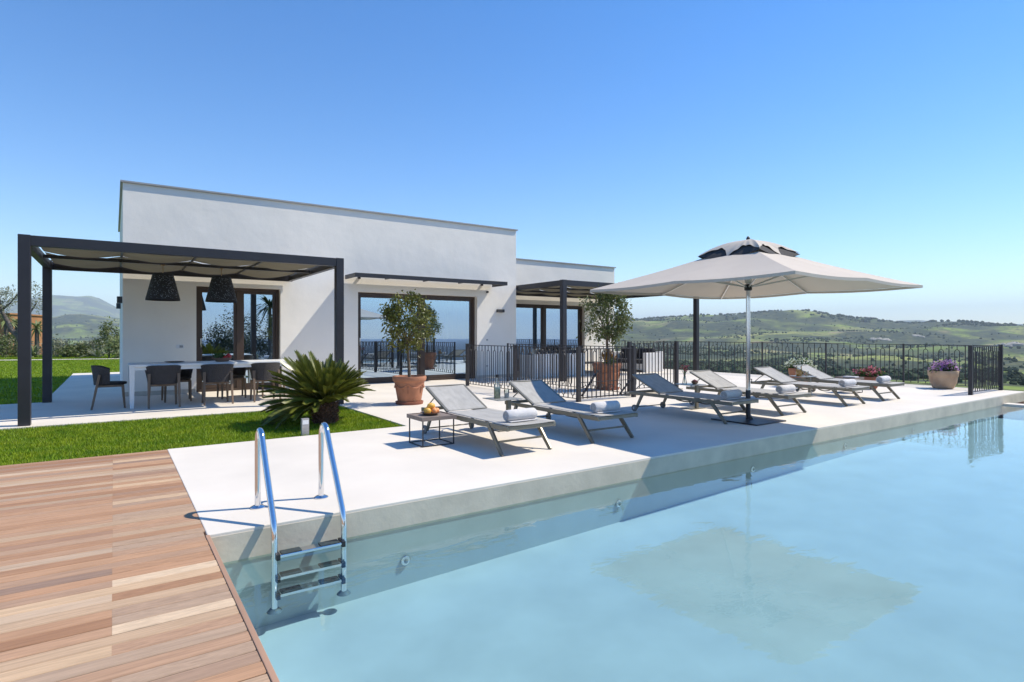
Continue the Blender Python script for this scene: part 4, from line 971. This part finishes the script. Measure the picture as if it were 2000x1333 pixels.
# ------------------------------------------------------------------ cycad
t = thing('cycad', (2.58, 8.62, -.03), 'large sago cycad with stiff arching fronds on the front lawn', 'cycad')
MB().lathe([(.15, 0), (.165, .06), (.16, .15), (.17, .24), (.16, .30), (.10, .36), (1e-5, .38)], 24, wob=.05).build('trunk', 'husk', t, True)
hk = MB(); g = random.Random(9)
for k in range(130):
    a = k * 2.4; z = .02 + .29 * (k / 130); r = .158; d = Vector((math.cos(a), math.sin(a), .75)).normalized(); p = Vector((r * math.cos(a), r * math.sin(a), z))
    hk.bar(p, p + d * g.uniform(.04, .075), .032, .02, .012, .008)
stuff(hk.build('leaf_scar', 'husk', t))
def frond_mesh(seed, curve):
    g = random.Random(seed); m = MB(); N = 46; L = 1.0; pts = []
    for i in range(N + 1):
        q = i / N; pts.append(Vector((L * (q - .10 * curve * q ** 3), 0, .10 * q - curve * .30 * q ** 2.4)))
    for i in range(5, N + 1):
        q = i / N; p = pts[i]; d = (pts[min(i + 1, N)] - pts[i - 1]).normalized(); up = Vector((-d.z, 0, d.x))
        ll = .135 * min(1, (q - .08) / .2 + .25) * (1 if q < .75 else 1 - .55 * ((q - .75) / .25)) * g.uniform(.94, 1.05)
        for s in (-1, 1):
            e = (d * .80 + Vector((0, s * .62, 0)) + up * .30).normalized(); w_ = d * .0118
            tip = p + e * ll
            m.add([p - w_, p + w_, p + e * ll * .6 + w_ * .9, tip, p + e * ll * .6 - w_ * .9], [(0, 1, 2, 3, 4)] if s > 0 else [(4, 3, 2, 1, 0)])
    leaf = m.mesh('frond', 'frond'); st = MB().tube(pts[::4], [.008 * (1 - .8 * i / 9) for i in range(len(pts[::4]))], 5).mesh('rachis', 'frondstem')
    return leaf, st
fm = [frond_mesh(k, c) for k, c in enumerate((.2, .4, .6, .85))]
g = random.Random(15); NF = 176
for k in range(NF):
    q = k / NF; elv = 66 + g.uniform(-6, 6); a = k * 137.5 + g.uniform(-9, 9)
    ca = math.cos(math.radians(a)); sa = math.sin(math.radians(a))
    leanl = ca * -.82 + sa * .57          # towards the left of the lawn
    elv -= (62 + 24 * leanl) * q ** .75
    s = g.uniform(.74, .90) * (1 + .14 * leanl) * (.86 + .14 * q)
    me_, st_ = fm[min(3, int(q * 3.2 + g.uniform(0, .9)))]
    o = inst(me_, 'frond', t, (.05 * ca, .05 * sa, .345 - .07 * q), (R(g.uniform(-25, 25)), -R(elv), R(a)), (s, s, s))
    o.rotation_mode = 'XYZ'
    inst(st_, 'rachis', o)

# ------------------------------------------------------------------ garden beyond the lawn
def strap_plant(loc, label, n, L, m, seed, rise=60, name='yucca_plant', cat='plant', trunk=0, w_=.045):
    t = thing(name, loc, label, cat); g = random.Random(seed); mb = MB()
    for k in range(n):
        a = g.uniform(0, 6.283); e = math.radians(g.uniform(rise - 55, rise + 25)); l_ = L * g.uniform(.75, 1.15); d = Vector((math.cos(a), math.sin(a), 0)); s = Vector((-d.y, d.x, 0)) * w_
        pts = [Vector((0, 0, trunk)) + d * (l_ * q * math.cos(e)) + Vector((0, 0, l_ * q * math.sin(e) - l_ * .45 * q ** 2.2)) for q in (0, .3, .6, .85, 1)]
        vs = []
        for p, f in zip(pts, (.6, 1, .9, .5, .05)): vs += [p - s * f, p + s * f]
        mb.add(vs, [(2 * i, 2 * i + 1, 2 * i + 3, 2 * i + 2) for i in range(4)])
    mb.build('leaves', m, t)
    if trunk: MB().tube([(0, 0, 0), (0, 0, trunk)], [.14, .1], 8).build('trunk', 'greybark', t, True)
    return t
def shrub(loc, label, rad, h, m, seed, n=900, size=.16, name='garden_shrub', trunk=.3):
    t = thing(name, loc, label, 'shrub')
    cl = clumps(45, (0, 0, h * .55), (rad, rad, h * .5), seed, .3)
    crown('foliage', n, cl, (rad * .16, rad * .16, h * .09), size, seed, m, t)
    MB().tube([(0, 0, 0), (.02, 0, h * .5)], [.05, .02], 6).build('stem', 'greybark', t, True)
    return t
def at(x, d): 
    l = (x - 1000) / 1130 * d; return (l * .8235 + d * .5673, -l * .5673 + d * .8235)
spec = [(112, 33.5, 's', .9, 1.0, 'olive', 'silvery low shrub just right of the pergola back post'), (130, 34, 'y', 40, 1.1, 'yucca', 'pale green strap-leaved plant in the border, left of the fan of fronds'),
        (148, 33, 's', .7, .75, 'shrub', 'low green shrub between the strap-leaved plants'), (165, 34, 'y', 46, 1.35, 'yucca', 'arching palm-like plant in the middle of the garden border'),
        (190, 33, 'y', 40, 1.25, 'olive', 'silvery arching plant in the border near the house'), (181, 34.5, 's', .8, .9, 'olive', 'silvery bush behind the arching plant'),
        (213, 32, 's', .62, 1.95, 'shrub', 'tall dense green bush beside the house corner'), (230, 31.5, 's', .6, 1.2, 'yucca', 'yellow-green bush touching the house corner'),
        (64, 33, 'y', 44, 1.25, 'yucca', 'spiky grass-like plant between the two left pergola posts'), (12, 33, 's', 1.0, 1.3, 'shrub', 'bush before the ochre outbuilding at the left edge'),
        (30, 34, 's', .9, 1.2, 'olive', 'dusty bush at the foot of the old tree')]
for i, (x, d, k, a, b, m_, lb) in enumerate(spec):
    u, v = at(x, d)
    if k == 's': shrub((u, v, -.04), lb, a, b, m_, 40 + i)
    else: strap_plant((u, v, -.04), lb, a, b, m_, 40 + i)
# old tree at the left
u, v = at(42, 31); t = thing('old_tree', (u, v, -.04), 'gnarled old tree with sparse silvery leaves at the left edge', 'tree')
RT = Vector((.8235, -.5673, 0))
def rt(a, z, b=0): p = RT * a + Vector((.5673, .8235, 0)) * b; return (p.x, p.y, z)
MB().tube([rt(.15, 0), rt(.1, .6), rt(-.15, 1.2), rt(-.55, 1.55), rt(-.85, 2.2), rt(-1.15, 2.7), rt(-1.2, 3.3)], [.20, .16, .14, .13, .10, .08, .05], 10).build('trunk', 'greybark', t, True)
MB().tube([rt(-.35, 1.4), rt(.2, 1.75), rt(.4, 2.4), rt(.8, 3.0)], [.1, .075, .05, .03], 8).build('limb', 'greybark', t, True)
MB().tube([rt(-1.1, 2.6), rt(-.6, 3.0), rt(-.2, 3.5)], [.06, .04, .02], 8).build('limb', 'greybark', t, True)
cl = clumps(26, rt(-1.1, 3.35), (1.1, 1.1, .75), 77, .2) + clumps(9, rt(.75, 3.3), (.55, .5, .7), 78, .2)
crown('crown', 1500, cl, (.16, .16, .13), .13, 79, 'olive', t, asp=.35)
# ochre outbuilding
u, v = at(-95, 40); t = thing('ochre_outbuilding', (u, v, -.5), 'low ochre outbuilding behind the old tree at the left edge', 'building'); t.rotation_euler = (0, 0, R(-18))
wb = MB(); wall_open(wb, -4.5, 3.3, 0, 3.2, 0, .3, [(.0, 1.1, 0.5, 2.1)]); wb.box(-4.5, -4.2, .302, 5, 0, 3.2); wb.box(3.0, 3.3, .302, 5, 0, 3.2); wb.box(-4.2, 3.0, 4.7, 5, 0, 3.2); wb.build('wall', 'ochre', t)
MB().box(-4.6, 3.4, -.1, 5.1, 3.2, 3.3).build('roof', 'ochre', t); MB().box(-4.6, .2, -1.6, -.02, 1.75, 1.87).build('porch_roof', 'plinth', t)
wn = MB().box(.0, 1.1, .1, .16, .5, 2.1).build('window', 'greylamp', t); MB().box(.06, 1.04, .09, .099, .56, 2.04).build('pane', 'glass', wn)
for i, (x, d, h) in enumerate(((12, 37, 2.9), (32, 38, 2.6), (72, 36, 2.3))):
    u, v = at(x, d); strap_plant((u, v, -.3), ['leafy palm against the ochre outbuilding at the left edge', 'palm in front of the ochre wall left of the front pergola post', 'palm between the two left pergola posts before the ochre wall'][i], 60, .95, 'yucca', 90 + i, 45, 'garden_palm', 'palm', h * .85, .05)

# garden trees behind the camera, mirrored in the glass doors
def bigtree(loc, label, h, rad, seed, m_='darkleaf'):
    t = thing('garden_tree', loc, label, 'tree'); MB().tube([(0, 0, 0), (.1, 0, h * .3), (0, .1, h * .6)], [.16, .12, .07], 8).build('trunk', 'greybark', t, True)
    crown('crown', 9000, clumps(90, (0, 0, h * .6), (rad, rad, h * .42), seed, .2), (rad * .14, rad * .14, h * .06), .15, seed, m_, t)
bigtree((7.2, -16, -3.2), 'dark bushy tree mirrored in the left half of the dining door', 6.2, 2.0, 201)
bigtree((3.2, -19, -3.2), 'dark rounded tree mirrored at the left edge of the dining door', 5.4, 1.9, 202)
bigtree((10.4, -15, -3.2), 'dark tree mirrored in the right half of the dining door', 6.6, 1.9, 203)
strap_plant((8.9, -13, -3.2), 'tall palm mirrored in the right half of the dining door', 70, 1.6, 'darkleaf', 204, 40, 'garden_palm', 'palm', 6.4, .06)

# ------------------------------------------------------------------ haze
hz = MB().box(-15800, 15800, -15800, 15800, -320, 640).build('haze', 'white'); hz.data.materials.clear()
hm = bpy.data.materials.new('air_haze'); hm.use_nodes = True; n = hm.node_tree.nodes; n.remove(n['Principled BSDF'])
pv_ = n.new('ShaderNodeVolumePrincipled'); pv_.inputs['Color'].default_value = (.80, .89, 1, 1); pv_.inputs['Density'].default_value = 1.15e-4; pv_.inputs['Anisotropy'].default_value = .0
hm.node_tree.links.new(pv_.outputs[0], n['Material Output'].inputs['Volume']); hz.data.materials.append(hm); stuff(hz)
tag(hz, 'thin pale haze in the air over the whole landscape', 'haze')
